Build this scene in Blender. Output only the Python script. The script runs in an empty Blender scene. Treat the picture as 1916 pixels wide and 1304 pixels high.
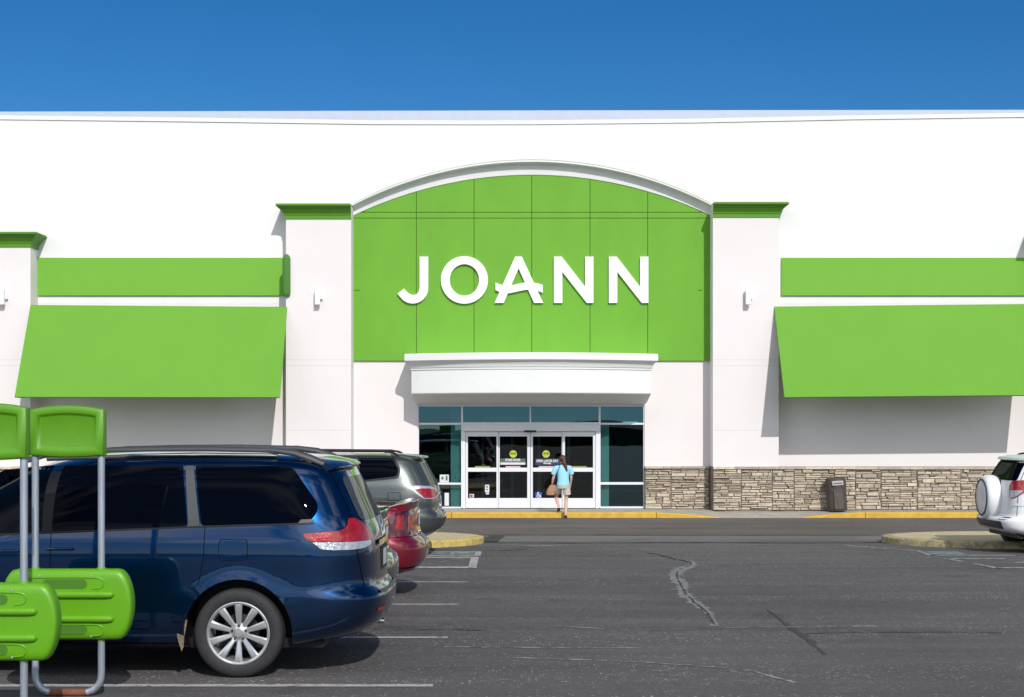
import bpy, bmesh, math, random
from mathutils import Vector, Matrix
from bisect import bisect_right
R = math.radians
PI = math.pi
sc = bpy.context.scene
C = sc.collection
random.seed(7)

# ------------------------------------------------------------------ camera, sky, sun, exposure
cd = bpy.data.cameras.new('camera'); cam = bpy.data.objects.new('camera', cd); C.objects.link(cam)
cam.location = (0, 0, 2.0); cam.rotation_euler = (R(90), 0, 0)
cd.sensor_width = 36.0; cd.lens = 2750/1916*36.0
cd.shift_x = -12/1916; cd.shift_y = 150/1916
cd.clip_start = 0.1; cd.clip_end = 3000
sc.camera = cam

SUN = Vector((0.30, -1.0, 0.78)).normalized()       # towards the sun
EL = math.asin(SUN.z); AZ = math.atan2(SUN.x, SUN.y)
w = bpy.data.worlds.new('World'); sc.world = w; w.use_nodes = True
nt = w.node_tree; nt.nodes.clear()
CL_FILL = 21.0                                            # radiance of the added fill cloud before the background strength
sky = nt.nodes.new('ShaderNodeTexSky'); sky.sky_type = 'NISHITA'; sky.sun_disc = False
sky.sun_elevation = EL; sky.sun_rotation = AZ
sky.altitude = 2500; sky.air_density = 1.0; sky.dust_density = 0.0; sky.ozone_density = 4.0
hs = nt.nodes.new('ShaderNodeHueSaturation'); hs.inputs['Saturation'].default_value = 1.31
hs.inputs['Value'].default_value = 1.0
bg = nt.nodes.new('ShaderNodeBackground'); bg.inputs[1].default_value = 0.085
wo = nt.nodes.new('ShaderNodeOutputWorld')
# broken cloud added behind the camera to fill shadows (clear blue over the store)
def _m(op, a, b=None, c=None):
    q = nt.nodes.new('ShaderNodeMath'); q.operation = op
    for i, v in enumerate((a, b, c)):
        if v is None: continue
        if isinstance(v, (int, float)): q.inputs[i].default_value = v
        else: nt.links.new(v, q.inputs[i])
    return q.outputs[0]
def _mr(v, a, b, lo=0.0, hi=1.0):
    q = nt.nodes.new('ShaderNodeMapRange'); q.interpolation_type = 'SMOOTHSTEP'; q.inputs['From Min'].default_value = a; q.inputs['From Max'].default_value = b
    q.inputs['To Min'].default_value = lo; q.inputs['To Max'].default_value = hi; nt.links.new(v, q.inputs['Value']); return q.outputs[0]
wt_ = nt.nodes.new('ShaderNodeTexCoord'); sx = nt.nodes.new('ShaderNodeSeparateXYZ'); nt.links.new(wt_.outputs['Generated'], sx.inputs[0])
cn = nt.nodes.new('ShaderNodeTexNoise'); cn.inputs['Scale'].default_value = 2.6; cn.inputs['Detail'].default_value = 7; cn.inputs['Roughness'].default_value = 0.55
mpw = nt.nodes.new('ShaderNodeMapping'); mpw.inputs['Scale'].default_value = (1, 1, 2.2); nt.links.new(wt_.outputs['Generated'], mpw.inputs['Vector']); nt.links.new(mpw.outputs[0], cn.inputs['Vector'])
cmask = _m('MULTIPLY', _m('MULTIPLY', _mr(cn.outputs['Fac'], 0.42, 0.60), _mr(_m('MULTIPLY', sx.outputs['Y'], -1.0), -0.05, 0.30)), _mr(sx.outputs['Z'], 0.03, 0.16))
cmx = nt.nodes.new('ShaderNodeMix'); cmx.data_type = 'RGBA'; nt.links.new(cmask, cmx.inputs['Factor']); cmx.inputs[7].default_value = (CL_FILL*1.0, CL_FILL*0.985, CL_FILL*0.96, 1)
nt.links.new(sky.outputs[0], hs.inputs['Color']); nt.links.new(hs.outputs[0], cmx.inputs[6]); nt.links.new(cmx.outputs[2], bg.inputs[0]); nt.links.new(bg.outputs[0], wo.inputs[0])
sd = bpy.data.lights.new('sun', 'SUN'); so = bpy.data.objects.new('sun', sd); C.objects.link(so)
sd.energy = 3.1; sd.angle = R(0.5); sd.color = (1.0, 0.965, 0.92)
so.rotation_euler = SUN.to_track_quat('Z', 'Y').to_euler()
vs = sc.view_settings; sc.display_settings.display_device = 'sRGB'
vs.view_transform = 'Standard'; vs.look = 'None'; vs.exposure = 0.10; vs.gamma = 1.0; vs.use_curve_mapping = False
try:
    sc.cycles.max_bounces = 7; sc.cycles.transparent_max_bounces = 12; sc.cycles.use_denoising = True
except Exception: pass

# ------------------------------------------------------------------ placing
def g(Y):                                            # height of the lot: level near the camera, falling to the store
    if Y <= 14: return 0.0
    if Y >= 39.4: return -0.0169*(39.4-16)
    if Y < 18: return -0.0169*(Y-14)**2/8
    return -0.0169*(Y-16)
def P(px, py, Y): return Vector(((px-970)*Y/2750, Y, 2.0-(py-802)*Y/2750))
def GP(px, py, dz=0.0):
    Y = 5500/(py-802)
    if Y > 14:
        for _ in range(20): Y = 2750*(2.0-g(Y))/(py-802)
    return Vector(((px-970)*Y/2750, Y, g(Y)+dz))
def Xat(px, Y): return (px-970)*Y/2750
def Zat(py, Y): return 2.0-(py-802)*Y/2750

# ------------------------------------------------------------------ materials
def _noise(n, scale, detail=4, rough=0.6, vec=None, l=None):
    t = n.new('ShaderNodeTexNoise'); t.inputs['Scale'].default_value = scale
    t.inputs['Detail'].default_value = detail; t.inputs['Roughness'].default_value = rough
    if vec is not None: l.new(vec, t.inputs['Vector'])
    return t
def mat(name, col, rough=0.5, metal=0.0, coat=0.0, var=0.0, vscale=3.0, bump=0.0, bscale=40.0, emis=None, es=0.0, spec=None, streak=(1,1,1), coat_rough=0.03):
    m = bpy.data.materials.new(name); m.use_nodes = True
    n = m.node_tree.nodes; l = m.node_tree.links; b = n['Principled BSDF']
    b.inputs['Base Color'].default_value = (*col, 1); b.inputs['Roughness'].default_value = rough
    b.inputs['Metallic'].default_value = metal; b.inputs['Coat Weight'].default_value = coat
    b.inputs['Coat Roughness'].default_value = coat_rough
    if spec is not None: b.inputs['Specular IOR Level'].default_value = spec
    tc = n.new('ShaderNodeTexCoord'); mp = n.new('ShaderNodeMapping'); mp.inputs['Scale'].default_value = streak
    l.new(tc.outputs['Object'], mp.inputs['Vector'])
    if var:
        t = _noise(n, vscale, 6, 0.65, mp.outputs[0], l)
        cr = n.new('ShaderNodeMapRange'); cr.inputs['From Min'].default_value = 0.3; cr.inputs['From Max'].default_value = 0.7
        cr.inputs['To Min'].default_value = 1-var; cr.inputs['To Max'].default_value = 1+var*0.6
        l.new(t.outputs['Fac'], cr.inputs['Value'])
        mx = n.new('ShaderNodeVectorMath'); mx.operation = 'SCALE'; mx.inputs[0].default_value = col
        l.new(cr.outputs[0], mx.inputs['Scale']); l.new(mx.outputs[0], b.inputs['Base Color'])
    if bump:
        t2 = _noise(n, bscale, 5, 0.6, mp.outputs[0], l)
        bp = n.new('ShaderNodeBump'); bp.inputs['Strength'].default_value = bump; bp.inputs['Distance'].default_value = 0.01
        l.new(t2.outputs['Fac'], bp.inputs['Height']); l.new(bp.outputs[0], b.inputs['Normal'])
    if emis:
        b.inputs['Emission Color'].default_value = (*emis, 1); b.inputs['Emission Strength'].default_value = es
    return m
def glass_mat(name, tint, refl, rcol=(1,1,1), rough=0.0):
    m = bpy.data.materials.new(name); m.use_nodes = True
    n = m.node_tree.nodes; l = m.node_tree.links; n.clear()
    o = n.new('ShaderNodeOutputMaterial'); tr = n.new('ShaderNodeBsdfTransparent'); gl = n.new('ShaderNodeBsdfGlossy')
    tr.inputs[0].default_value = (*tint, 1); gl.inputs[0].default_value = (*rcol, 1); gl.inputs['Roughness'].default_value = rough
    lw = n.new('ShaderNodeLayerWeight'); lw.inputs[0].default_value = 0.25
    mr = n.new('ShaderNodeMapRange'); mr.inputs['To Min'].default_value = refl; mr.inputs['To Max'].default_value = 1.0
    l.new(lw.outputs['Facing'], mr.inputs['Value'])
    tc = n.new('ShaderNodeTexCoord'); t = _noise(n, 0.8, 2, 0.5, tc.outputs['Object'], l)
    bp = n.new('ShaderNodeBump'); bp.inputs['Strength'].default_value = 0.04; bp.inputs['Distance'].default_value = 0.02
    l.new(t.outputs['Fac'], bp.inputs['Height']); l.new(bp.outputs[0], gl.inputs['Normal'])
    mx = n.new('ShaderNodeMixShader'); l.new(mr.outputs[0], mx.inputs[0]); l.new(tr.outputs[0], mx.inputs[1]); l.new(gl.outputs[0], mx.inputs[2])
    l.new(mx.outputs[0], o.inputs[0])
    return m

def asphalt_mat(name, base, speck=1.0, warm=0.0, bands=True):
    m = bpy.data.materials.new(name); m.use_nodes = True
    n = m.node_tree.nodes; l = m.node_tree.links; b = n['Principled BSDF']
    tc = n.new('ShaderNodeTexCoord'); obj = tc.outputs['Object']
    def mapr(v, a, c, lo, hi):
        r = n.new('ShaderNodeMapRange'); r.inputs['From Min'].default_value = a; r.inputs['From Max'].default_value = c
        r.inputs['To Min'].default_value = lo; r.inputs['To Max'].default_value = hi; l.new(v, r.inputs['Value']); return r.outputs[0]
    def math_(op, a, c):
        q = n.new('ShaderNodeMath'); q.operation = op
        for i, v in enumerate((a, c)):
            if isinstance(v, (int, float)): q.inputs[i].default_value = v
            else: l.new(v, q.inputs[i])
        return q.outputs[0]
    st = n.new('ShaderNodeMapping'); st.inputs['Scale'].default_value = (0.12, 1.6, 1); l.new(obj, st.inputs['Vector'])
    streak = _noise(n, 1.0, 8, 0.65, st.outputs[0], l).outputs['Fac']
    big = _noise(n, 0.22, 5, 0.6, obj, l).outputs['Fac']
    fine = _noise(n, 38, 3, 0.7, obj, l).outputs['Fac']
    mid = _noise(n, 7, 4, 0.65, obj, l).outputs['Fac']
    v = n.new('ShaderNodeTexVoronoi'); v.inputs['Scale'].default_value = 34; v.feature = 'F1'; l.new(obj, v.inputs['Vector'])
    sep = n.new('ShaderNodeSeparateColor'); l.new(v.outputs['Color'], sep.inputs[0])
    spk = math_('MULTIPLY', math_('GREATER_THAN', sep.outputs[0], 0.80), math_('LESS_THAN', v.outputs['Distance'], 0.42))
    msk_n = _noise(n, 0.55, 7, 0.7, st.outputs[0], l); msk_n.inputs['Distortion'].default_value = 0.6
    msk = mapr(msk_n.outputs['Fac'], 0.42, 0.60, 0.12, 1.0)
    clump = mapr(_noise(n, 3.2, 6, 0.75, obj, l).outputs['Fac'], 0.40, 0.60, 0.2, 1.0)
    sp = math_('MULTIPLY', math_('MULTIPLY', spk, msk), clump)
    val = math_('MULTIPLY', mapr(streak, 0.3, 0.7, 0.80, 1.20), mapr(big, 0.3, 0.7, 0.84, 1.20))
    val = math_('MULTIPLY', val, mapr(fine, 0.3, 0.7, 0.76, 1.26))
    val = math_('MULTIPLY', val, mapr(mid, 0.3, 0.7, 0.90, 1.10))
    stn = mapr(_noise(n, 0.9, 3, 0.5, obj, l).outputs['Fac'], 0.62, 0.74, 1.0, 0.68)
    val = math_('MULTIPLY', math_('MULTIPLY', val, stn), base)
    val = math_('ADD', val, math_('MULTIPLY', sp, 0.34*speck))
    cc = n.new('ShaderNodeCombineColor')
    l.new(math_('MULTIPLY', val, 1.02+warm), cc.inputs[0]); l.new(val, cc.inputs[1]); l.new(math_('MULTIPLY', val, 1.04-warm), cc.inputs[2])
    l.new(cc.outputs[0], b.inputs['Base Color']); b.inputs['Roughness'].default_value = 0.86; b.inputs['Specular IOR Level'].default_value = 0.25
    bp = n.new('ShaderNodeBump'); bp.inputs['Strength'].default_value = 0.7; bp.inputs['Distance'].default_value = 0.008
    l.new(math_('ADD', fine, math_('MULTIPLY', spk, 0.4)), bp.inputs['Height']); l.new(bp.outputs[0], b.inputs['Normal'])
    return m

M = {}
M['asphalt'] = asphalt_mat('asphalt', 0.090, 0.85, 0.05)
M['asphalt_lane'] = asphalt_mat('asphalt_lane', 0.098, 0.4, 0.11)
M['gutter'] = asphalt_mat('gutter', 0.135, 0.3, 0.06)
M['old_seal'] = asphalt_mat('old_seal', 0.055, 0.4, 0.06)
M['tar'] = mat('tar', (0.03, 0.027, 0.026), 0.7, var=0.3, vscale=8)
M['crack_grey'] = None
def paint_mat(name, col, wear, under=(0.10, 0.098, 0.098)):
    m = mat(name, col, 0.75); n = m.node_tree.nodes; l = m.node_tree.links; b = n['Principled BSDF']
    tc = n.new('ShaderNodeTexCoord'); t = _noise(n, 9, 8, 0.8, tc.outputs['Object'], l)
    r = n.new('ShaderNodeMapRange'); r.inputs['From Min'].default_value = wear; r.inputs['From Max'].default_value = wear+0.09; l.new(t.outputs['Fac'], r.inputs['Value'])
    mx = n.new('ShaderNodeMix'); mx.data_type = 'RGBA'; l.new(r.outputs[0], mx.inputs['Factor'])
    mx.inputs[6].default_value = (*under, 1); mx.inputs[7].default_value = (*col, 1)
    l.new(mx.outputs[2], b.inputs['Base Color']); return m
M['crack_grey'] = paint_mat('crack_grey', (0.23, 0.225, 0.21), 0.43)
M['line'] = paint_mat('line', (0.40, 0.39, 0.37), 0.40)
M['line_worn'] = paint_mat('line_worn', (0.34, 0.34, 0.32), 0.45)
M['blue_paint'] = paint_mat('blue_paint', (0.16, 0.23, 0.30), 0.44)
M['yellow'] = mat('yellow_paint', (0.60, 0.37, 0.035), 0.75, var=0.22, vscale=5, bump=0.3)
M['yellow_worn'] = paint_mat('yellow_worn', (0.60, 0.44, 0.12), 0.42, (0.34, 0.27, 0.13))
M['yellow_worn_shaded'] = paint_mat('yellow_worn_shaded', (0.46, 0.38, 0.18), 0.46, (0.24, 0.20, 0.14))  # worn yellow paint, with the car's shadow put into its darker tone
M['concrete'] = mat('concrete', (0.36, 0.335, 0.29), 0.9, var=0.2, vscale=2.5, bump=0.3)
M['island_top'] = mat('island_top', (0.50, 0.42, 0.26), 0.92, var=0.2, vscale=4, bump=0.4)
M['white_wall'] = mat('white_wall', (0.76, 0.76, 0.755), 0.85, var=0.03, vscale=0.6, bump=0.15, bscale=60)
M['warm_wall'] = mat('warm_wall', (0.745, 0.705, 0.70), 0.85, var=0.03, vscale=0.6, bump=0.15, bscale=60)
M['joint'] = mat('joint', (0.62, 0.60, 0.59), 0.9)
M['pale_blue'] = mat('pale_blue', (0.47, 0.53, 0.62), 0.7, var=0.04)
M['trim'] = mat('trim', (0.76, 0.77, 0.75), 0.7, var=0.05, vscale=1.5, bump=0.1)
M['white_metal'] = mat('white_metal', (0.78, 0.79, 0.80), 0.4, 0.0)
M['green_panel'] = mat('green_panel', (0.132, 0.365, 0.022), 0.75, var=0.08, vscale=0.9, streak=(1, 1, 0.45), bump=0.15, bscale=50)
M['green_joint'] = mat('green_joint', (0.03, 0.09, 0.01), 0.9)
M['green_trim'] = mat('green_trim', (0.082, 0.245, 0.009), 0.6, var=0.06)
M['green_awning'] = mat('green_awning', (0.124, 0.330, 0.026), 0.85, var=0.03, vscale=0.8, bump=0.12, bscale=150)
M['green_band'] = mat('green_band', (0.158, 0.41, 0.037), 0.8, var=0.03)
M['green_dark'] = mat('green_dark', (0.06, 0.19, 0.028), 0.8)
M['letter'] = mat('letter', (0.86, 0.86, 0.86), 0.45)
M['frame_alu'] = mat('frame_alu', (0.74, 0.75, 0.78), 0.42, 0.1)
M['dark_seal'] = mat('dark_seal', (0.002, 0.002, 0.003), 0.8, spec=0.1)
M['glass_top'] = glass_mat('glass_top', (0.30, 0.48, 0.52), 0.12, (0.36, 0.72, 1.0))
M['glass_side'] = glass_mat('glass_side', (0.52, 0.70, 0.69), 0.10, (0.65, 0.92, 1.0))
M['glass_door'] = glass_mat('glass_door', (0.42, 0.48, 0.50), 0.06)
M['inside'] = mat('inside', (0.045, 0.05, 0.055), 0.9)
M['inside_floor'] = mat('inside_floor', (0.06, 0.06, 0.06), 0.6)
M['teal'] = mat('teal', (0.74, 0.80, 0.80), 0.6)
M['lampglow'] = mat('lampglow', (0.9, 0.9, 0.9), 0.5, emis=(1, 1, 0.95), es=1.6)
M['galv'] = mat('galvanised', (0.42, 0.46, 0.52), 0.42, 0.55, var=0.22, vscale=22, streak=(1, 1, 0.12), bump=0.15)
M['rust'] = mat('rust', (0.20, 0.07, 0.035), 0.85, var=0.35, vscale=18, bump=0.4)
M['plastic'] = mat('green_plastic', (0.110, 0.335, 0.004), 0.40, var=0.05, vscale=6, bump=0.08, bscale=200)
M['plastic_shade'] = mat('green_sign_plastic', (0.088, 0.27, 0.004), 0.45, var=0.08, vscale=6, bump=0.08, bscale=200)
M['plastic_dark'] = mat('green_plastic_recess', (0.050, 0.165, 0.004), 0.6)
M['rubber'] = mat('rubber', (0.024, 0.024, 0.026), 0.75, var=0.25, vscale=20, bump=0.4, bscale=60)
M['tyre_side'] = M['rubber']
M['alloy'] = mat('alloy', (0.62, 0.62, 0.62), 0.28, 0.75, var=0.06)
M['steel_dark'] = mat('steel_dark', (0.03, 0.03, 0.032), 0.6, 0.3)
M['black_plastic'] = mat('black_plastic', (0.010, 0.010, 0.012), 0.5, spec=0.25)
M['grey_plastic'] = mat('grey_plastic', (0.045, 0.047, 0.053), 0.5, var=0.15)
M['car_glass'] = mat('car_glass', (0.002, 0.003, 0.005), 0.02, 0.0, coat=0.0, spec=0.09)
def dark_glass(name, col, lo, hi, pw=3.0):
    m = bpy.data.materials.new(name); m.use_nodes = True; n = m.node_tree.nodes; l = m.node_tree.links; n.clear()
    o = n.new('ShaderNodeOutputMaterial'); df = n.new('ShaderNodeBsdfDiffuse'); gl = n.new('ShaderNodeBsdfGlossy'); df.inputs[0].default_value = (*col, 1)
    gl.inputs[0].default_value = (1, 1, 1, 1); gl.inputs['Roughness'].default_value = 0.01
    lw = n.new('ShaderNodeLayerWeight'); lw.inputs[0].default_value = 0.5
    p = n.new('ShaderNodeMath'); p.operation = 'POWER'; l.new(lw.outputs['Facing'], p.inputs[0]); p.inputs[1].default_value = pw
    mr = n.new('ShaderNodeMapRange'); l.new(p.outputs[0], mr.inputs['Value']); mr.inputs['To Min'].default_value = lo; mr.inputs['To Max'].default_value = hi
    mx = n.new('ShaderNodeMixShader'); l.new(mr.outputs[0], mx.inputs[0]); l.new(df.outputs[0], mx.inputs[1]); l.new(gl.outputs[0], mx.inputs[2]); l.new(mx.outputs[0], o.inputs[0]); return m
M['car_glass'] = dark_glass('car_glass', (0.0012, 0.002, 0.005), 0.004, 0.09)
M['car_glass_light'] = dark_glass('rear_glass', (0.05, 0.052, 0.045), 0.04, 0.28, 2.0)
M['chrome'] = mat('chrome', (0.75, 0.75, 0.75), 0.12, 1.0)
M['red_lens'] = mat('red_lens', (0.36, 0.003, 0.006), 0.15, 0.15, coat=1.0, var=0.5, vscale=14, bump=0.4, bscale=60)
M['clear_lens'] = mat('clear_lens', (0.52, 0.53, 0.56), 0.12, 0.4, coat=1.0, var=0.35, vscale=28, bump=0.9, bscale=50)
M['dark_lens'] = mat('dark_lens', (0.06, 0.004, 0.006), 0.15, coat=1.0, var=0.4, vscale=20)
M['plate'] = mat('plate', (0.65, 0.68, 0.68), 0.4)
M['navy'] = mat('navy_paint', (0.0008, 0.028, 0.095), 0.26, 0.92, coat=1.0)
M['silver'] = mat('silver_paint', (0.080, 0.092, 0.086), 0.34, 0.6, coat=1.0)
M['crimson'] = mat('crimson_paint', (0.19, 0.004, 0.018), 0.32, 0.4, coat=1.0)
M['charcoal'] = mat('charcoal_paint', (0.05, 0.052, 0.058), 0.35, 0.4, coat=1.0)
M['white_paint'] = mat('white_car_paint', (0.76, 0.77, 0.78), 0.4, 0.0, coat=0.35)
M['bin'] = mat('bin', (0.075, 0.058, 0.050), 0.6, 0.0, var=0.3, vscale=9, bump=0.2)
M['bin_label'] = mat('bin_label', (0.42, 0.40, 0.36), 0.6)
M['skin'] = mat('skin', (0.66, 0.42, 0.33), 0.55)
M['tee'] = mat('tee', (0.30, 0.62, 0.80), 0.9, var=0.06, vscale=14)
M['shorts'] = mat('shorts', (0.52, 0.47, 0.41), 0.9, var=0.15, vscale=20)
M['hair'] = mat('hair', (0.09, 0.028, 0.018), 0.5, var=0.4, vscale=30, streak=(4, 4, 0.5))
M['shoe'] = mat('shoe', (0.02, 0.012, 0.012), 0.6)
M['bag'] = mat('bag', (0.38, 0.21, 0.12), 0.6, var=0.15)
M['lime'] = mat('lime', (0.45, 0.50, 0.04), 0.6)
M['sticker_green'] = mat('sticker_green', (0.07, 0.13, 0.10), 0.6)
M['sticker_white'] = mat('sticker_white', (0.62, 0.64, 0.64), 0.6)
M['sticker_navy'] = mat('sticker_navy', (0.02, 0.035, 0.10), 0.6)
M['sticker_blue'] = mat('sticker_blue', (0.03, 0.10, 0.42), 0.6)
M['sticker_pink'] = mat('sticker_pink', (0.60, 0.42, 0.42), 0.6)
M['sticker_olive'] = mat('sticker_olive', (0.24, 0.27, 0.10), 0.6)
M['reflected_ridge'] = mat('reflected_ridge', (0.035, 0.05, 0.02), 0.95, var=0.4, vscale=0.2)
M['liner_rag'] = mat('liner_rag', (0.20, 0.16, 0.11), 0.85, var=0.5, vscale=25)
def stone_mat():
    m = bpy.data.materials.new('ledgestone'); m.use_nodes = True
    n = m.node_tree.nodes; l = m.node_tree.links; b = n['Principled BSDF']
    ge = n.new('ShaderNodeNewGeometry'); cr = n.new('ShaderNodeValToRGB'); e = cr.color_ramp.elements
    e[0].position = 0; e[0].color = (0.30, 0.235, 0.175, 1); e[1].position = 1; e[1].color = (0.66, 0.57, 0.44, 1)
    for p, c in ((0.2, (0.50, 0.43, 0.34, 1)), (0.45, (0.43, 0.36, 0.275, 1)), (0.6, (0.60, 0.51, 0.39, 1)), (0.8, (0.37, 0.32, 0.26, 1))):
        k = e.new(p); k.color = c
    l.new(ge.outputs['Random Per Island'], cr.inputs[0])
    tc = n.new('ShaderNodeTexCoord'); t = _noise(n, 9, 6, 0.7, tc.outputs['Object'], l)
    mr = n.new('ShaderNodeMapRange'); mr.inputs['From Min'].default_value = 0.3; mr.inputs['From Max'].default_value = 0.7
    mr.inputs['To Min'].default_value = 0.72; mr.inputs['To Max'].default_value = 1.2; l.new(t.outputs['Fac'], mr.inputs['Value'])
    mx = n.new('ShaderNodeVectorMath'); mx.operation = 'SCALE'; l.new(cr.outputs[0], mx.inputs[0]); l.new(mr.outputs[0], mx.inputs['Scale'])
    l.new(mx.outputs[0], b.inputs['Base Color']); b.inputs['Roughness'].default_value = 0.9
    bp = n.new('ShaderNodeBump'); bp.inputs['Strength'].default_value = 0.8; bp.inputs['Distance'].default_value = 0.02
    l.new(t.outputs['Fac'], bp.inputs['Height']); l.new(bp.outputs[0], b.inputs['Normal'])
    return m
M['stone'] = stone_mat()
M['mortar'] = mat('mortar', (0.19, 0.155, 0.125), 0.95)

# ------------------------------------------------------------------ mesh helpers
class MB:
    def __init__(s): s.v = []; s.f = []
    def add(s, vs_, fs):
        o = len(s.v); s.v += [Vector(v) for v in vs_]; s.f += [[i+o for i in f] for f in fs]; return s
    def box(s, x0, x1, y0, y1, z0, z1):
        return s.add([(x0,y0,z0),(x1,y0,z0),(x1,y1,z0),(x0,y1,z0),(x0,y0,z1),(x1,y0,z1),(x1,y1,z1),(x0,y1,z1)],
                     [(3,2,1,0),(4,5,6,7),(0,1,5,4),(1,2,6,5),(2,3,7,6),(3,0,4,7)])
    def prism(s, poly, y0, y1):                      # polygon in XZ, extruded along Y
        n = len(poly); a = sum(poly[i][0]*poly[(i+1)%n][1]-poly[(i+1)%n][0]*poly[i][1] for i in range(n))
        if a < 0: poly = poly[::-1]
        vs_ = [(x, y0, z) for x, z in poly]+[(x, y1, z) for x, z in poly]
        return s.add(vs_, [list(range(n)), list(range(2*n-1, n-1, -1))]+[(i, i+n, (i+1)%n+n, (i+1)%n) for i in range(n)])
    def prismz(s, poly, z0, z1):
        n = len(poly); vs_ = [(x, y, z0(y) if callable(z0) else z0) for x, y in poly]+[(x, y, z1(y) if callable(z1) else z1) for x, y in poly]
        return s.add(vs_, [list(range(n))[::-1], list(range(n, 2*n))]+[(i, (i+1)%n, (i+1)%n+n, i+n) for i in range(n)])
    def loft(s, rings, closed=True, caps=True):
        n = len(rings[0]); vs_ = [p for r in rings for p in r]; fs = []
        for i in range(len(rings)-1):
            for j in range(n if closed else n-1):
                a = i*n+j; b = i*n+(j+1) % n; fs.append((a, b, b+n, a+n))
        if caps and closed: fs.append(list(range(n))[::-1]); fs.append(list(range((len(rings)-1)*n, len(rings)*n)))
        return s.add(vs_, fs)
    def tube(s, pts, r, n=12, caps=True):
        pts = [Vector(p) for p in pts]; rings = []
        rr = r if isinstance(r, (list, tuple)) else [r]*len(pts)
        up = None
        for i, p in enumerate(pts):
            d = (pts[min(i+1, len(pts)-1)]-pts[max(i-1, 0)]).normalized()
            if up is None: up = d.orthogonal().normalized()
            up = (up-d*up.dot(d)).normalized(); sd_ = d.cross(up)
            q = rr[i] if isinstance(rr[i], (tuple, list)) else (rr[i], rr[i])
            rings.append([p+up*math.cos(a)*q[0]+sd_*math.sin(a)*q[1] for a in [2*PI*k/n for k in range(n)]])
        return s.loft(rings, True, caps)
    def lathe(s, prof, c, axis='y', n=48, closed=False):   # prof: (radius, along axis)
        c = Vector(c); rings = []
        for r, h in prof:
            ring = []
            for k in range(n):
                a = 2*PI*k/n; u, v = r*math.cos(a), r*math.sin(a)
                ring.append(c+{'y': Vector((u, h, v)), 'x': Vector((h, u, v)), 'z': Vector((u, v, h))}[axis])
            rings.append(ring)
        return s.loft(rings, True, closed)
def smooth_ob(o, ang=40):
    for p in o.data.polygons: p.use_smooth = True
    bm = bmesh.new(); bm.from_mesh(o.data)
    for e in bm.edges:
        if len(e.link_faces) == 2 and e.calc_face_angle(0) > R(ang): e.smooth = False
    bm.to_mesh(o.data); bm.free()
ROOT = {}
def obj(name, mb, material, parent=None, smooth=False, bevel=0.0, norm=True, segs=2, ang=40):
    me = bpy.data.meshes.new(name); root = parent
    while root is not None and root.parent is not None: root = root.parent
    off = ROOT.get(root.name, Vector((0, 0, 0))) if root is not None else Vector((0, 0, 0))
    me.from_pydata([v-off for v in mb.v], [], mb.f); me.update()
    if norm:
        bm = bmesh.new(); bm.from_mesh(me); bmesh.ops.recalc_face_normals(bm, faces=bm.faces); bm.to_mesh(me); bm.free()
    o = bpy.data.objects.new(name, me); C.objects.link(o)
    me.materials.append(M[material] if isinstance(material, str) else material)
    if parent is not None: o.parent = parent
    if smooth: smooth_ob(o, ang)
    if bevel:
        b = o.modifiers.new('bevel', 'BEVEL'); b.width = bevel; b.segments = segs; b.limit_method = 'ANGLE'; b.angle_limit = R(35)
        b.harden_normals = False
    return o
def pieces(mb):
    par = list(range(len(mb.v)))
    def fd(a):
        while par[a] != a: par[a] = par[par[a]]; a = par[a]
        return a
    for f in mb.f:
        for i in f[1:]: par[fd(i)] = fd(f[0])
    gr = {}
    for f in mb.f: gr.setdefault(fd(f[0]), []).append(f)
    out = []
    for fs in gr.values():
        ids = sorted({i for f in fs for i in f}); mp = {a: b for b, a in enumerate(ids)}; q = MB(); q.v = [mb.v[i] for i in ids]; q.f = [[mp[i] for i in f] for f in fs]; out.append(q)
    return out
def objs(name, mb, material, parent=None, **k): return [obj(name, q, material, parent, **k) for q in pieces(mb)]
def tag(o, label, cat, group=None):
    o['label'] = label; o['category'] = cat
    if group: o['group'] = group
    return o
def thing(name, label, cat, loc=(0, 0, 0), rotz=0.0, group=None, world=False):
    o = bpy.data.objects.new(name, None); C.objects.link(o); o.location = loc; o.rotation_euler = (0, 0, rotz)
    o.empty_display_size = 0.2
    if world: ROOT[o.name] = Vector(loc)
    return tag(o, label, cat, group)
def struct(name, mb, m, kind='structure', **k):
    o = obj(name, mb, m, **k); o['kind'] = kind; return o

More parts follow.
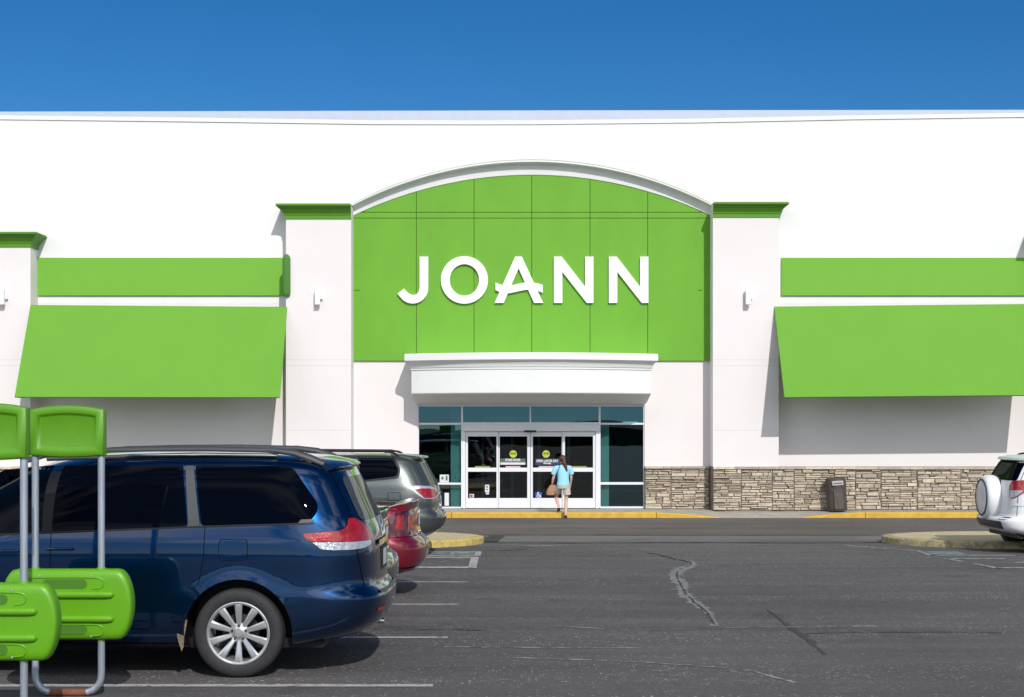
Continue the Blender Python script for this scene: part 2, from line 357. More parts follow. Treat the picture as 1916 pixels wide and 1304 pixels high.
# ------------------------------------------------------------------ ground
def sheet(xs, ys, dz):
    mb = MB(); nx = len(xs)
    mb.add([(x, y, g(y)+dz) for y in ys for x in xs], [(j*nx+i, j*nx+i+1, (j+1)*nx+i+1, (j+1)*nx+i) for j in range(len(ys)-1) for i in range(nx-1)])
    return mb
ys = [-600, -100, -20, 0, 5, 10, 13]+[14+0.25*i for i in range(17)]+[20, 24, 28, 32, 36, 39.4, 45, 60, 120, 900]
struct('parking_lot', sheet([-700, -30, 0, 30, 700], ys, 0), 'asphalt', smooth=True)
struct('drive_lane', sheet([-60, -20, 0, 20, 60], [30.9, 34, 37, 39.39], 0.004), 'asphalt_lane')
struct('concrete_gutter', sheet([-60, -1.2, 0, 7.3, 60], [28.75, 29.5, 30.86], 0.005), 'gutter')
def strip_px(pts, width, dz, jit=0.0, taper=False, sub=6):
    P3 = [GP(*p) for p in pts]; fine = []
    for i in range(len(P3)-1):
        for k in range(sub): fine.append(P3[i].lerp(P3[i+1], k/sub))
    fine.append(P3[-1]); mb = MB(); L = []; n = len(fine)
    for i, p in enumerate(fine):
        d = (fine[min(i+1, n-1)]-fine[max(i-1, 0)]); d.z = 0; d.normalize(); nn = Vector((-d.y, d.x, 0))
        ww = (width[min(len(width)-1, int(i/n*len(width)))] if isinstance(width, (list, tuple)) else width)*(0.5+random.uniform(-jit, jit))
        c = p+nn*random.uniform(-jit, jit)*0.6*(ww*2 if jit else 0)
        for s_ in (-1, 1):
            q = c+nn*s_*ww*(1+random.uniform(-jit, jit)); L.append((q.x, q.y, g(q.y)+dz))
    mb.add(L, [(2*i, 2*i+2, 2*i+3, 2*i+1) for i in range(n-1)]); return mb
for (xe, py) in ((810, 1283), (838, 1193), (858, 1131), (875, 1089)):
    e = GP(xe, py); mb = MB(); xs_ = [-6.4+(e.x+6.4)*i/8 for i in range(9)]
    struct('parking_line', sheet(xs_, [e.y-0.055, e.y+0.055], 0.004), 'line')
# accessible bays, left
def quad(pts, m, name, dz=0.006):
    mb = MB(); v = [GP(x, y, dz) for x, y in pts]; mb.add(v, [(0, 1, 2, 3)]); return struct(name, mb, m)
mb = MB()
for a in ([(700,1063.5),(892,1063.5),(893,1060.5),(700,1060.5)], [(720,1044.2),(895,1044.2),(896,1042.2),(720,1042.2)],
          [(876,1062),(891,1062),(896,1044),(881,1044)], [(826,1052),(830,1050.4),(866,1044.8),(862,1044.6)],
          [(700,1040.3),(899,1040.3),(900,1038.7),(700,1038.7)], [(800,1033.4),(901,1033.4),(901,1032.2),(800,1032.2)],
          [(888,1039.6),(899,1039.6),(901,1033),(890,1033)]):
    v = [GP(x, y, 0.006) for x, y in a]; mb.add(v, [(0, 1, 2, 3)])
struct('bay_markings', mb, 'line')
quad([(806,1038),(887,1038),(889,1033.8),(808,1033.8)], 'blue_paint', 'blue_bay_paint')
mb = MB()
for a in ([(812,1036.6),(835,1036.6),(836,1035.2),(813,1035.2)], [(843,1037.3),(848,1037.3),(850,1034.4),(845,1034.4)], [(856,1036.2),(878,1036.2),(879,1035.0),(857,1035.0)]):
    mb.add([GP(x, y, 0.010) for x, y in a], [(0, 1, 2, 3)])
struct('blue_bay_symbol', mb, 'line')
# accessible bays, right
mb = MB()
for a in ([(1712,1030.6),(1720,1030.6),(1750,1039.8),(1738,1039.8)], [(1740,1040),(1752,1040),(1752,1038.6),(1738,1038.6)], [(1740,1040),(1900,1040.4),(1900,1038.8),(1740,1038.6)],
          [(1766,1046.6),(1880,1046.6),(1880,1045.2),(1766,1045.2)], [(1768,1046),(1780,1046),(1808,1051.6),(1796,1051.6)],
          [(1818,1055.4),(1828,1055),(1876,1063.5),(1862,1064)], [(1895,1054),(1912,1054),(1960,1046),(1945,1046)], [(1862,1064),(2100,1064),(2100,1061.6),(1862,1061.6)]):
    mb.add([GP(x, y, 0.006) for x, y in a], [(0, 1, 2, 3)])
struct('bay_markings', mb, 'line_worn')
quad([(1748,1038),(1812,1038),(1790,1032),(1730,1032)], 'blue_paint', 'blue_bay_paint')
# joints, cracks, sealant
struct('asphalt_seam', strip_px([(905,1016),(1100,1016.5),(1300,1015.6),(1500,1016.4),(1652,1015.6)], 0.10, 0.009, 0.25), 'tar')
struct('asphalt_seam', strip_px([(820,1001),(1000,1001.5),(1300,1001.8),(1600,1001.4),(1830,1001)], 0.13, 0.009, 0.3), 'tar')
struct('asphalt_seam', strip_px([(840,989),(1000,988),(1300,988.6),(1600,988)], 0.05, 0.009, 0.4), 'tar')
struct('asphalt_patch', strip_px([(914,1014.5),(924,1008),(931,1002)], 0.34, 0.012, 0.1), 'tar')
struct('asphalt_crack', strip_px([(1205,1034),(1232,1038),(1262,1046),(1294,1051),(1296,1057),(1270,1068),(1262,1079),(1276,1094),(1280,1112),(1300,1128),(1326,1145),(1338,1172)],
       [0.04,0.05,0.08,0.11,0.20,0.23,0.17,0.19,0.16,0.15,0.11,0.06], 0.004, 0.24, sub=14), 'crack_grey')
struct('asphalt_crack', strip_px([(1205,1034),(1232,1038),(1262,1046),(1292,1052),(1293,1057),(1268,1069),(1266,1079),(1273,1094),(1284,1112),(1302,1130),(1322,1145),(1336,1168)],
       [0.03,0.04,0.04,0.03,0.02,0.02,0.02,0.025,0.02,0.02,0.015], 0.009, 0.45, sub=9), 'tar')
struct('asphalt_crack', strip_px([(1435,1141),(1470,1168),(1510,1196),(1545,1226)], [0.03, 0.05, 0.07, 0.06, 0.03], 0.004, 0.3, sub=14), 'old_seal')
struct('asphalt_crack', strip_px([(1500,1186),(1600,1183.5),(1750,1183),(1860,1184.5),(1960,1186)], 0.022, 0.005, 0.45), 'tar')
struct('asphalt_crack', strip_px([(700,1178),(760,1179),(820,1178.5),(918,1180)], 0.02, 0.005, 0.5), 'tar')
struct('asphalt_crack', strip_px([(900,1029),(940,1030),(985,1028)], 0.06, 0.005, 0.4), 'tar')
for pts, wd in (([(965,1231),(1060,1234),(1160,1237),(1260,1243),(1400,1254),(1490,1278)], 0.035), ([(1020,1170),(1100,1175),(1180,1180),(1400,1174),(1640,1172)], 0.03),
                ([(830,1211),(1000,1212),(1200,1213)], 0.03), ([(740,1046),(760,1046)], 0.02), ([(930,1019),(1000,1022),(1080,1019)], 0.10), ([(1580,1020),(1650,1026),(1720,1031)], 0.12)):
    struct('scuff_line', strip_px(pts, wd, 0.004, 0.45), 'line_worn')
# kerb and sidewalk in front of the store
KX = [(-60, .15), (3.70, .15), (4.6, .09), (5.44, .012), (7.59, .012), (8.4, .10), (9.17, .15), (60, .15)]
def kh(x):
    for (a, ha), (b, hb) in zip(KX, KX[1:]):
        if a <= x <= b: return ha+(hb-ha)*(x-a)/(b-a)
    return .15
G0 = g(39.4); SW = G0+0.15
xs = sorted(set([-60, -30, -15]+[-10+0.5*i for i in range(52)]+[a for a, _ in KX]+[30]))
def kerb_mb(x0, x1):
    mb = MB(); rings = []
    for x in [q for q in xs if x0 < q < x1]+[x0, x1]: rings.append(x)
    rings.sort(); L = []
    for x in rings:
        h = kh(x); L.append([(x, 39.40, G0-0.05), (x, 39.40, G0+h-0.02), (x, 39.42, G0+h), (x, 39.55, G0+h), (x, 39.55, G0-0.05)])
    return mb.loft(L)
struct('kerb', kerb_mb(-60, -1.80), 'yellow'); struct('kerb', kerb_mb(-1.785, 3.69), 'yellow'); struct('kerb', kerb_mb(3.705, 5.4), 'yellow')
struct('kerb', kerb_mb(5.415, 7.62), 'concrete'); struct('kerb', kerb_mb(7.635, 9.3), 'yellow'); struct('kerb', kerb_mb(9.315, 60), 'yellow')
mb = MB(); yy = [39.552, 39.9, 40.6, 41.0, 41.7]; L = []
for y in yy:
    t = min(1, (y-39.55)/1.2)
    for x in xs: L.append((x, y, G0+kh(x)*(1-t)+0.15*t-0.003))
nx = len(xs); mb.add(L, [(j*nx+i, j*nx+i+1, (j+1)*nx+i+1, (j+1)*nx+i) for j in range(len(yy)-1) for i in range(nx-1)])
struct('sidewalk', mb, 'concrete')
# kerbed islands at the ends of the rows
def island(x_tip, x_end, y0, y1, body):
    r = (y1-y0)/2; yc = (y0+y1)/2; s_ = 1 if x_end > x_tip else -1; xc = x_tip+s_*r*1.25
    def outline(d):
        pts = [(x_end, y0+d)]
        for k in range(19):
            a = -PI/2+PI*k/18; pts.append((xc-s_*math.cos(a)*(r*1.25-d), yc+math.sin(a)*(r-d)))
        pts.append((x_end, y1-d)); return pts
    gy = lambda y: g(y)-0.02
    o = struct('traffic_island', MB().prismz(outline(0), gy, lambda y: g(y)+0.125), body, bevel=0.02)
    struct('island_paving', MB().prismz(outline(0.18), gy, lambda y: g(y)+0.13), 'island_top')
island(-0.67, -20, 26.5, 30.4, 'yellow_worn'); island(7.07, 26, 26.5, 30.4, 'yellow_worn_shaded')

# dark ridge added out of view behind the camera to shape reflections
mb = MB(); L = []; n = 90
for i in range(n+1):
    x = -260+520*i/n; h = 2.2+0.5*math.sin(i*0.7)+0.4*math.sin(i*1.9+1)+random.uniform(-0.2, 0.2)
    L.append([(x, -95, -0.5), (x, -97, h*0.7), (x, -104, h), (x, -130, h*0.6), (x, -140, -0.5)])
struct('reflected_ridge', mb.loft(L), 'reflected_ridge')

# ------------------------------------------------------------------ the store
YW = 41.15; YP = 40.5
store = thing('store_building', 'big white store front with lime green arched sign panel and stone base', 'store', (0.35, YW, SW), world=True)
def B(name, mb, m, parent=store, **k): return obj(name, mb, m, parent, **k)
ZS = 5.52
def ztop(px):
    pts = [(-1100, 214), (0, 217), (350, 221), (700, 226), (960, 226.5), (1300, 223), (1600, 217), (1916, 212.5), (3000, 212)]
    for (a, p), (b, q) in zip(pts, pts[1:]):
        if a <= px <= b: return Zat(p+(q-p)*(px-a)/(b-a), YW)
    return Zat(214, YW)
XD0, XD1, ZD = Xat(782, YW), Xat(1206, YW), Zat(757, YW)
mb = MB(); pxs = list(range(-1000, 3001, 100))
poly = [(Xat(p, YW), ztop(p)) for p in pxs]; X0w, X1w = poly[0][0], poly[-1][0]
B('upper_wall', mb.prism(poly+[(X1w, ZS), (X0w, ZS)], YW, YW+0.35), 'white_wall')
mb = MB().box(X0w, XD0, YW+0.001, YW+0.35, SW-0.1, ZS).box(XD1, X1w, YW+0.001, YW+0.35, SW-0.1, ZS).box(XD0, XD1, YW+0.001, YW+0.35, ZD, ZS)
B('lower_wall', mb, 'warm_wall')
mb = MB(); B('roof_wall', mb.prism([(X0w, 5), (X1w, 5), (X1w, Zat(204, 42.2)), (0, Zat(206.5, 42.2)), (X0w, Zat(211, 42.2))], 42.2, 60), 'pale_blue')
# coping drip line
L = []
for p in pxs:
    x = Xat(p, YW); z = ztop(p); L.append([(x, YW-0.03, z-0.10), (x, YW-0.03, z+0.012), (x, YW+0.37, z+0.012), (x, YW+0.37, z-0.10)])
B('coping', MB().loft(L), 'trim')
# piers
ZST = Zat(873, YP)
def pier(x0, x1, ztp, ol, orr, shade='green_trim'):
    t = B('pier', MB().box(x0, x1, YP, YW+0.2, ZST, ztp-0.02), 'warm_wall')
    lv = [(0, .02), (.10, .02), (.13, .035), (.16, .04), (.20, .07), (.27, .13), (.33, .20), (.365, .235), (.37, .25), (.40, .25), (.405, .235), (.43, .235)]
    rings = []
    for dz, o_ in lv:
        a = o_ if ol else -0.002; b = o_ if orr else -0.002; z = ztp-0.39+dz*0.93
        rings.append([(x0-a, YP-o_, z), (x1+b, YP-o_, z), (x1+b, YW-0.002, z), (x0-a, YW-0.002, z)])
    B('cornice_cap', MB().loft(rings), shade, t)
    jm = MB()
    for py in (673, 684, 805):
        z = Zat(py, YP); jm.box(x0+0.01, x1-0.01, YP-0.002, YP+0.01, z-0.008, z+0.008)
    [B('joint_line', q_, 'joint', t) for q_ in pieces(jm)]
    return t
PL = (Xat(535, YP), Xat(657, YP)); PR = (Xat(1334, YP), Xat(1457, YP))
pier(PL[0], PL[1], Zat(381, YP-.25)-0.0, True, False); pier(PR[0], PR[1], Zat(378, YP-.25), False, True)
pier(Xat(57, YP)-1.8, Xat(57, YP), Zat(434, YP-.25), True, True); pier(Xat(1948, YP), Xat(1948, YP)+1.8, Zat(434, YP-.25), True, True)
# green arched panel
ACX = 0.38; ZI0 = Zat(408, YW); HWI = 337*YW/2750; SAGI = Zat(328, YW)-Zat(405.5, YW)
RI = (HWI**2+SAGI**2)/(2*SAGI); CZI = Zat(328, YW)-RI
def zarc(x): return CZI+math.sqrt(max(0, RI*RI-(x-ACX)**2))
zb = Zat(675, YW)
xa, xb = PL[1]+0.002, PR[0]-0.002
vj = [xa]+[Xat(p, YW-.06) for p in (779, 887, 995, 1104, 1212)]+[xb]
h1, h2 = Zat(408, YW-.06), Zat(397, YW-.06)
arc = [(xb, zb), (xa, zb)]+[(xa+(xb-xa)*i/40, zarc(xa+(xb-xa)*i/40)) for i in range(41)]
bk = B('sign_panel', MB().prism(arc, YW-0.03, YW+0.02), 'green_joint')
mb = MB(); gp = 0.008
for a, b in zip(vj, vj[1:]):
    a += gp if a > xa+.01 else 0; b -= gp if b < xb-.01 else 0
    mb.box(a, b, YW-0.06, YW-0.028, zb, h1-gp)
    if min(zarc(a), zarc(b)) > h2: mb.box(a, b, YW-0.06, YW-0.028, h1+gp, h2-gp)
    else:
        q = [(a+(b-a)*i/8, min(h2-gp, zarc(a+(b-a)*i/8))) for i in range(9)]
        q = [(x, max(z, h1+gp+.002)) for x, z in q]; mb.prism([(b, h1+gp), (a, h1+gp)]+q, YW-0.06, YW-0.028)
    q = [(x, z) for x, z in [(a+(b-a)*i/12, zarc(a+(b-a)*i/12)) for i in range(13)] if z > h2+gp+.004]
    if len(q) > 1: mb.prism([(q[-1][0], h2+gp), (q[0][0], h2+gp)]+q, YW-0.06, YW-0.028)
B('panel_face', mb, 'green_panel', bk)
mb = MB()
for a, b in ((xa+.02, Xat(674, YW)), (Xat(1305, YW), xb-0.22)):
    z = Zat(543, YW-.06); mb.box(a, b, YW-0.063, YW-0.05, z-0.01, z+0.01)
[B('panel_joint', q_, 'green_joint', bk) for q_ in pieces(mb)]
# arched cornice
YO = 40.80; HWO = 341*YO/2750; zo0 = Zat(378, YO); SAGO = Zat(291, YO)-zo0; RO = (HWO**2+SAGO**2)/(2*SAGO); CZO = Zat(291, YO)-RO
def outer(x): return CZO+math.sqrt(RO*RO-(x-ACX)**2)
L = []
for i in range(65):
    t = -1+2*i/64; xo = ACX+t*HWO; xi = ACX+t*(HWI-0.01); zo = outer(xo); zi = zarc(xi)-0.002; th = zo-zi; hh = 0.32 if abs(t) > 1 else 0
    f = lambda u, y: (xo+(xi-xo)*u, y, zo+(zi-zo)*u)
    L.append([(xo, YW+0.1, zo+0.02), (xo, YO+0.05, zo+0.02), (xo, YO+0.04, zo-0.015), (xo, YO, zo-0.02), f(.22, YO), f(.24, YO+.015), f(.34, YO+.015), f(.355, YO+.04), f(.38, YW-.13), f(.42, YW-.12), f(.98, YW-.085), f(1.0, YW-.075), f(1.0, YW-.01)])
B('arched_cornice', MB().loft(L, False), 'trim', smooth=True, ang=25)
# bands and awnings
b1 = B('sign_band', MB().box(Xat(63, YW-.06), Xat(531, YW-.06), YW-0.06, YW-0.001, Zat(553, YW-.06), Zat(482, YW-.06)), 'green_band', bevel=0.006)
b2 = B('sign_band', MB().box(Xat(1462, YW-.06), Xat(1930, YW-.06), YW-0.06, YW-0.001, Zat(553, YW-.06), Zat(482, YW-.06)), 'green_band', bevel=0.006)
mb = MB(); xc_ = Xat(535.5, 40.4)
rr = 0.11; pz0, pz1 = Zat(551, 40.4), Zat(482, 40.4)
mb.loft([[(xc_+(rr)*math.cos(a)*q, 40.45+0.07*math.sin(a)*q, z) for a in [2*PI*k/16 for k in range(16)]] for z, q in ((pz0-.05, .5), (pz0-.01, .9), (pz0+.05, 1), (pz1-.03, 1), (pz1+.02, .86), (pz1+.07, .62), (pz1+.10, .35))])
B('band_end_shade', mb, 'green_dark', b1, smooth=True)  # added body: shading at the band's end put into dark green
AY = 39.15
def awning(xL0, xL1, xR0, xR1, pyt0, pyt1, pyb0, pyb1, parent):
    a = P(xL0, pyt0, YP-.03); b = P(xR0, pyt1, YP-.03); c = P(xR1, pyb1, AY); d = P(xL1, pyb0, AY)
    t = Vector((0, .03, -.03)); mb = MB()
    nseg = 12; top = [a.lerp(b, i/nseg) for i in range(nseg+1)]; bot = [d.lerp(c, i/nseg) for i in range(nseg+1)]
    rings = []
    for p, q in zip(top, bot):
        rings.append([p, q, q+Vector((0, .02, -.012)), p+t+Vector((0, 0, -.02))])
    mb.loft(rings); o = B('awning', mb, 'green_awning', parent)
    hm = MB().tube([bot[0], bot[nseg//2], bot[-1]], .012, 6); B('awning_hem', hm, 'green_dark', o)
    fm = MB()
    for p, q in ((top[1], bot[1]), (top[nseg//2], bot[nseg//2]), (top[-2], bot[-2])):
        q2 = q+Vector((0, .08, .02)); fm.tube([p+Vector((0, .01, -.15)), q2], .018, 8); fm.tube([q2, Vector((q2.x, YW-.02, q2.z+.05))], .018, 8); fm.tube([p+Vector((0, .02, -.06)), Vector((p.x, YW-.005, p.z-.06))], .02, 8)
    fm.tube([bot[0]+Vector((.05, .06, .0)), bot[-1]+Vector((-.05, .06, .0))], .018, 8)
    B('awning_frame', fm, 'grey_plastic', o)
    return o
awning(57, 27, 537, 524, 570.5, 574, 743, 743.5, store)
awning(1449, 1468, 1936, 1972, 573.5, 568.5, 743.5, 739, store)
# stone base
def stones(x0, x1, yf, z0, z1, cap=True):
    mb = MB(); X0_, X1_ = x0, x1; x = X0_
    while x < X1_-.01:
        b = x+random.uniform(.6, 1.3)
        if X1_-b < .5: b = X1_
        stone_block(mb, x, b, yf, z0, z1-0.07 if cap else z1); x = b
    if cap:
        x = X0_
        while x < X1_:
            w_ = random.uniform(0.5, 0.8); b = min(x+w_, X1_); mb.box(x+.004, b-.004, yf-0.10, yf+0.03, z1-0.066, z1-random.uniform(0, .006)); x += w_
    return mb
def stone_block(mb, x0, x1, yf, z0, zc):
    z = z0+0.005
    while z < zc-0.03:
        h = random.choice((0.05, 0.06, 0.075, 0.09, 0.11)); h = min(h*random.uniform(.85, 1.2), zc-z)
        if zc-(z+h) < 0.035: h = zc-z
        x = x0-random.uniform(0, 0.15)
        while x < x1:
            w_ = random.uniform(0.14, 0.52); a, b = max(x, x0), min(x+w_, x1)
            if b-a > 0.03:
                sub = [(z, z+h)]
                if h > 0.085 and random.random() < 0.35: m_ = z+h*random.uniform(.4, .6); sub = [(z, m_), (m_, z+h)]
                for s0, s1 in sub:
                    dp = random.uniform(0.02, 0.085); gpp = 0.007; j = lambda k=.012: random.uniform(-k, k); c_ = 0.012
                    fx = [(a+gpp+max(0, j()), s0+gpp+j(.006)), (b-gpp-max(0, j()), s0+gpp+j(.006)), (b-gpp-max(0, j()), s1-gpp+j(.006)), (a+gpp+max(0, j()), s1-gpp+j(.006))]
                    ba = [(px_, yf+0.02, pz_) for px_, pz_ in fx]
                    mx_, mz_ = (a+b)/2, (s0+s1)/2
                    mid = [(px_, yf-dp+c_, pz_) for px_, pz_ in fx]
                    fr = [(px_+(c_ if px_ < mx_ else -c_), yf-dp+j(.008), pz_+(c_*.7 if pz_ < mz_ else -c_*.7)) for px_, pz_ in fx]
                    mb.loft([ba, mid, fr])
            x += w_
        z += h
sb = MB().box(XD1, PR[0]+.01, YW-0.05, YW+.1, SW-0.1, ZST-.01).box(PR[0], Xat(1600, YP), YP-.0, YW+.1, SW-0.1, ZST-.01).box(Xat(1600, YP), 27, YP+.14, YW+.1, SW-0.1, ZST-.012)
FL = (Xat(57, YP)-1.8, Xat(57, YP)); sb.box(FL[0], FL[1], YP, YW, SW-.1, ZST-.01)
sb.box(-27, XD0-.02, YW-0.05, YW+.1, SW-0.1, ZST-.01).box(PL[0], PL[1], YP, YW, SW-.1, ZST-.01)
base = B('stone_base', sb, 'mortar')
B('ledge_stones', stones(XD1+.01, PR[0]-.03, YW-.05, SW, ZST), 'stone', base)
B('ledge_stones', stones(PR[0], Xat(1600, YP), YP, SW, ZST), 'stone', base)
B('ledge_stones', stones(Xat(1602, YP), 16.5, YP+.14, SW, ZST-.01), 'stone', base)
B('ledge_stones', stones(-24, XD0-.02, YW-.05, SW, ZST), 'stone', base)
B('ledge_stones', stones(FL[0], FL[1], YP, SW, ZST), 'stone', base)
B('ledge_stones', stones(PL[0], PL[1], YP, SW, ZST), 'stone', base)
# side return of pier in stone
# entrance canopy
CCX = 0.35; HWc = 3.275
def canopy_y(x): return YW-(0.95+0.85*(1-((x-CCX)/HWc)**2))
rb = []; rc = []
for i in range(41):
    t = -1+2*i/40; x = CCX+t*HWc; yf = canopy_y(x)
    tz = lambda z: z
    rb.append([(x, YW, 3.72), (x, yf, 3.72), (x, yf, 2.97), (x, yf+.02, 2.945), (CCX+t*(HWc-.06), YW-.30, 2.72), (CCX+t*(HWc-.09), YW-.06, ZD+.012), (CCX+t*(HWc-.09), YW-.0, ZD+.012)])
    xq = CCX+t*(HWc+.0)
    def cx(o_): return CCX+t*(HWc+o_)
    prof = [(.02, 3.60), (.02, 3.655), (.04, 3.66), (.05, 3.70), (.08, 3.77), (.14, 3.83), (.165, 3.845), (.18, 3.85), (.18, 4.0), (.17, 4.02), (.16, 4.035)]
    rc.append([(cx(.02), YW-.001, 3.60)]+[(cx(o_), yf-o_, z) for o_, z in prof]+[(cx(.16), YW-.001, 4.045)])
can = B('entrance_canopy', MB().loft(rb), 'trim', smooth=True, ang=25)
B('canopy_cornice', MB().loft(rc), 'white_wall', can, smooth=True, ang=25)
lp = P(992.5, 757, YW-.25)
B('canopy_lamp', MB().lathe([(0.03, .26), (.055, .24), (.09, .03), (.10, 0), (.02, -.01)], (lp.x, YW-.35, ZD+.03), 'z', 16, True), 'trim', can, smooth=True)
# sign letters (polygons from the lettering; zoomed pixel grid 3.4214 per pixel)
YL = YW-0.14
def lp2(pts): return [(Xat(700+x/3.4214, YL), Zat(440+y/3.4214, YL)) for x, y in pts]
def letter(polys, holes=None):
    mb = MB()
    for k, p in enumerate(polys): mb.prism(lp2(p), YL-0.003*k, YL+0.07)
    return mb
A_ = [(903,137),(946,137),(1082,433),(1024,433),(925,212),(829,433),(771,433)]
SW_ = [(777,303),(800,313),(825,320),(850,322.5),(880,320),(920,312),(960,304),(990,301),(1020,303),(1050,309),(1080,319),(1080,368),(1050,357),(1020,349),(985,348),(950,353),(900,364),(865,371),(830,369),(800,361),(777,352)]
N_ = [(1151,137),(1201,137),(1351,330),(1351,137),(1404,137),(1404,433),(1362,433),(1205,234),(1205,433),(1151,433)]
J_ = [(291,137),(346,137),(346,337)]+[(247+99*math.cos(R(a)), 337+100*math.sin(R(a))) for a in range(8, 150, 8)]+[(150,375),(192,341),(205,358),(222,373),(247,383),(262,381),(275,374),(285,362),(291,340)]
O_ = MB(); n = 64; rings = []
for y_, rx, rz in ((YL, 151, 152), (YL, 94, 101), (YL+.07, 94, 101), (YL+.07, 151, 152)):
    rings.append([(Xat(700+(578+rx*math.cos(2*PI*k/n))/3.4214, YL), y_, Zat(440+(286+rz*math.sin(2*PI*k/n))/3.4214, YL)) for k in range(n)])
O_.loft(rings+[rings[0]], True, False)
sg = B('sign_letter', letter([J_]), 'letter', bk); B('sign_letter', O_, 'letter', bk); B('sign_letter', letter([A_, SW_]), 'letter', bk)
B('sign_letter', letter([N_]), 'letter', bk); B('sign_letter', letter([[(x+352, y) for x, y in N_]]), 'letter', bk)
mb = MB()
for x_, z_ in ((300,200),(460,200),(700,200),(925,170),(1180,200),(1375,250),(1530,200),(1730,250),(250,410)):
    q = lp2([(x_, z_)])[0]; mb.tube([(q[0], YL+.06, q[1]), (q[0], YW-.05, q[1])], .012, 6)
[B('letter_stud', q_, 'grey_plastic', bk) for q_ in pieces(mb)]
# wall lamps
for px in (595.5, 1398.5, 7):
    x = Xat(px, YP); z0, z1 = Zat(571, YP), Zat(541, YP)
    l_ = B('wall_lamp', MB().box(x-.07, x+.07, YP-.21, YP-.09, z0, z1), 'white_metal', bevel=.012)
    B('lamp_bracket', MB().box(x+.0, x+.13, YP-.088, YP-.001, (z0+z1)/2-.06, (z0+z1)/2+.06), 'white_metal', l_)

# glazing --------------------------------------------------------
YG = YW+0.10
def X(px): return Xat(px, YG)
def Z(py): return Zat(py, YG)
fr = MB()
def bar(x0, x1, y0, y1, dy=0.0, dep=0.10): fr.box(X(x0), X(x1), YG-0.05-dy, YG-0.05+dep, Z(y1), Z(y0))
bar(782, 1206, 757, 760.5, .0); bar(782, 863, 791, 794.5, .001); bar(866.5, 1120, 790, 794.5, .001); bar(1123.5, 1206, 791, 794.5, .001)
bar(863, 866.5, 760.5, 950, .004); bar(1120, 1123.5, 760.5, 950, .004); bar(991, 993.5, 760.5, 790, .003)
bar(782, 784, 760.5, 950, .003); bar(1203.5, 1206, 760.5, 950, .003)
bar(784, 863, 903, 906.5, .001); bar(1123.5, 1203.5, 902, 906.5, .001); bar(784, 863, 948, 951, .001); bar(1123.5, 1203.5, 947.5, 951, .001)
bar(866.5, 871, 806, 951, .01); bar(1114.5, 1120, 806, 951, .01)
gf = B('window_frame', fr, 'frame_alu')
B('door_header', MB().box(X(866.6), X(1119.9), YG-.12, YG+.06, Z(806.5), Z(794.6)), 'frame_alu')
B('door_sensor', MB().box(X(981), X(1003), YG-.165, YG-.121, Z(808.5), Z(805)), 'black_plastic', bevel=.006)
[B('glass_pane', q_, 'glass_top', gf) for q_ in pieces(MB().box(X(784), X(863), YG-.01, YG-.002, Z(791), Z(760.5)).box(X(866.5), X(991), YG-.01, YG-.002, Z(790), Z(760.5)).box(X(993.5), X(1120), YG-.01, YG-.002, Z(790), Z(760.5)).box(X(1123.5), X(1203.5), YG-.01, YG-.002, Z(791), Z(760.5)))]
[B('glass_pane', q_, 'glass_side', gf) for q_ in pieces(MB().box(X(784), X(863), YG-.01, YG-.002, Z(903), Z(794.5)).box(X(784), X(863), YG-.01, YG-.002, Z(948), Z(906.5)))]
[B('glass_pane', q_, 'glass_side', gf) for q_ in pieces(MB().box(X(1123.5), X(1203.5), YG-.01, YG-.002, Z(902), Z(794.5)).box(X(1123.5), X(1203.5), YG-.01, YG-.002, Z(947.5), Z(906.5)))]
def text_mesh(s, x, z, h, y, m, parent, name='sticker_text', width=None):
    cu = bpy.data.curves.new('t', 'FONT'); cu.body = s; cu.size = h*1.4; cu.align_x = 'CENTER'; cu.align_y = 'CENTER'; cu.offset = 0.004
    o = bpy.data.objects.new('t', cu); C.objects.link(o); bpy.context.view_layer.update()
    me = bpy.data.meshes.new_from_object(o.evaluated_get(bpy.context.evaluated_depsgraph_get())); C.objects.unlink(o); bpy.data.objects.remove(o)
    xs_ = [v.co.x for v in me.vertices]; k = (width/(max(xs_)-min(xs_))) if width else 1
    mb = MB(); mb.add([(x+v.co.x*k, y, z+v.co.y) for v in me.vertices], [list(p.vertices) for p in me.polygons])
    return B(name, mb, m, parent, norm=False)
doors = []
for k, (a, b, gl, gr, dy) in enumerate(((871.5, 932, 875.5, 929, 0), (932.5, 992, 935, 986.5, .045), (992.7, 1052, 997, 1051.0, .045), (1052.5, 1114, 1057, 1109.5, 0))):
    y0 = YG-.03+dy; y1 = y0+.042; m = MB()
    if k == 2: b = 1055.5
    m.box(X(a), X(gl), y0, y1, Z(950.5), Z(807)); m.box(X(gr), X(b), y0, y1, Z(950.5), Z(807))
    m.box(X(gl), X(gr), y0+.001, y1-.001, Z(816.5), Z(807)); m.box(X(gl), X(gr), y0+.001, y1-.001, Z(882.5), Z(875)); m.box(X(gl), X(gr), y0+.001, y1-.001, Z(950.5), Z(932))
    d = B('sliding_door', m, 'frame_alu', bevel=.004); doors.append((d, y0))
    [B('glass_pane', q_, 'glass_door', d) for q_ in pieces(MB().box(X(gl), X(gr), y0+.017, y0+.025, Z(875), Z(816.5)).box(X(gl), X(gr), y0+.017, y0+.025, Z(932), Z(882.5)))]
def sticker(k, x0, x1, y0, y1, m, name='sticker', off=0.0):
    d, y = doors[k]; return B(name, MB().box(X(x0), X(x1), y+.010-off, y+.016-off, Z(y1), Z(y0)), m, d)
for k, cx_ in ((1, 960.3), (2, 1021.8)):
    d, y = doors[k]; B('round_sticker', MB().lathe([(0, 0), (.105, 0), (.105, .006)], (X(cx_), y+.008, Z(849.5)), 'y', 20), 'lime', d)
    text_mesh('WELCOME', X(cx_), Z(848.6), .045, y+.004, 'sticker_green', d, width=.16)
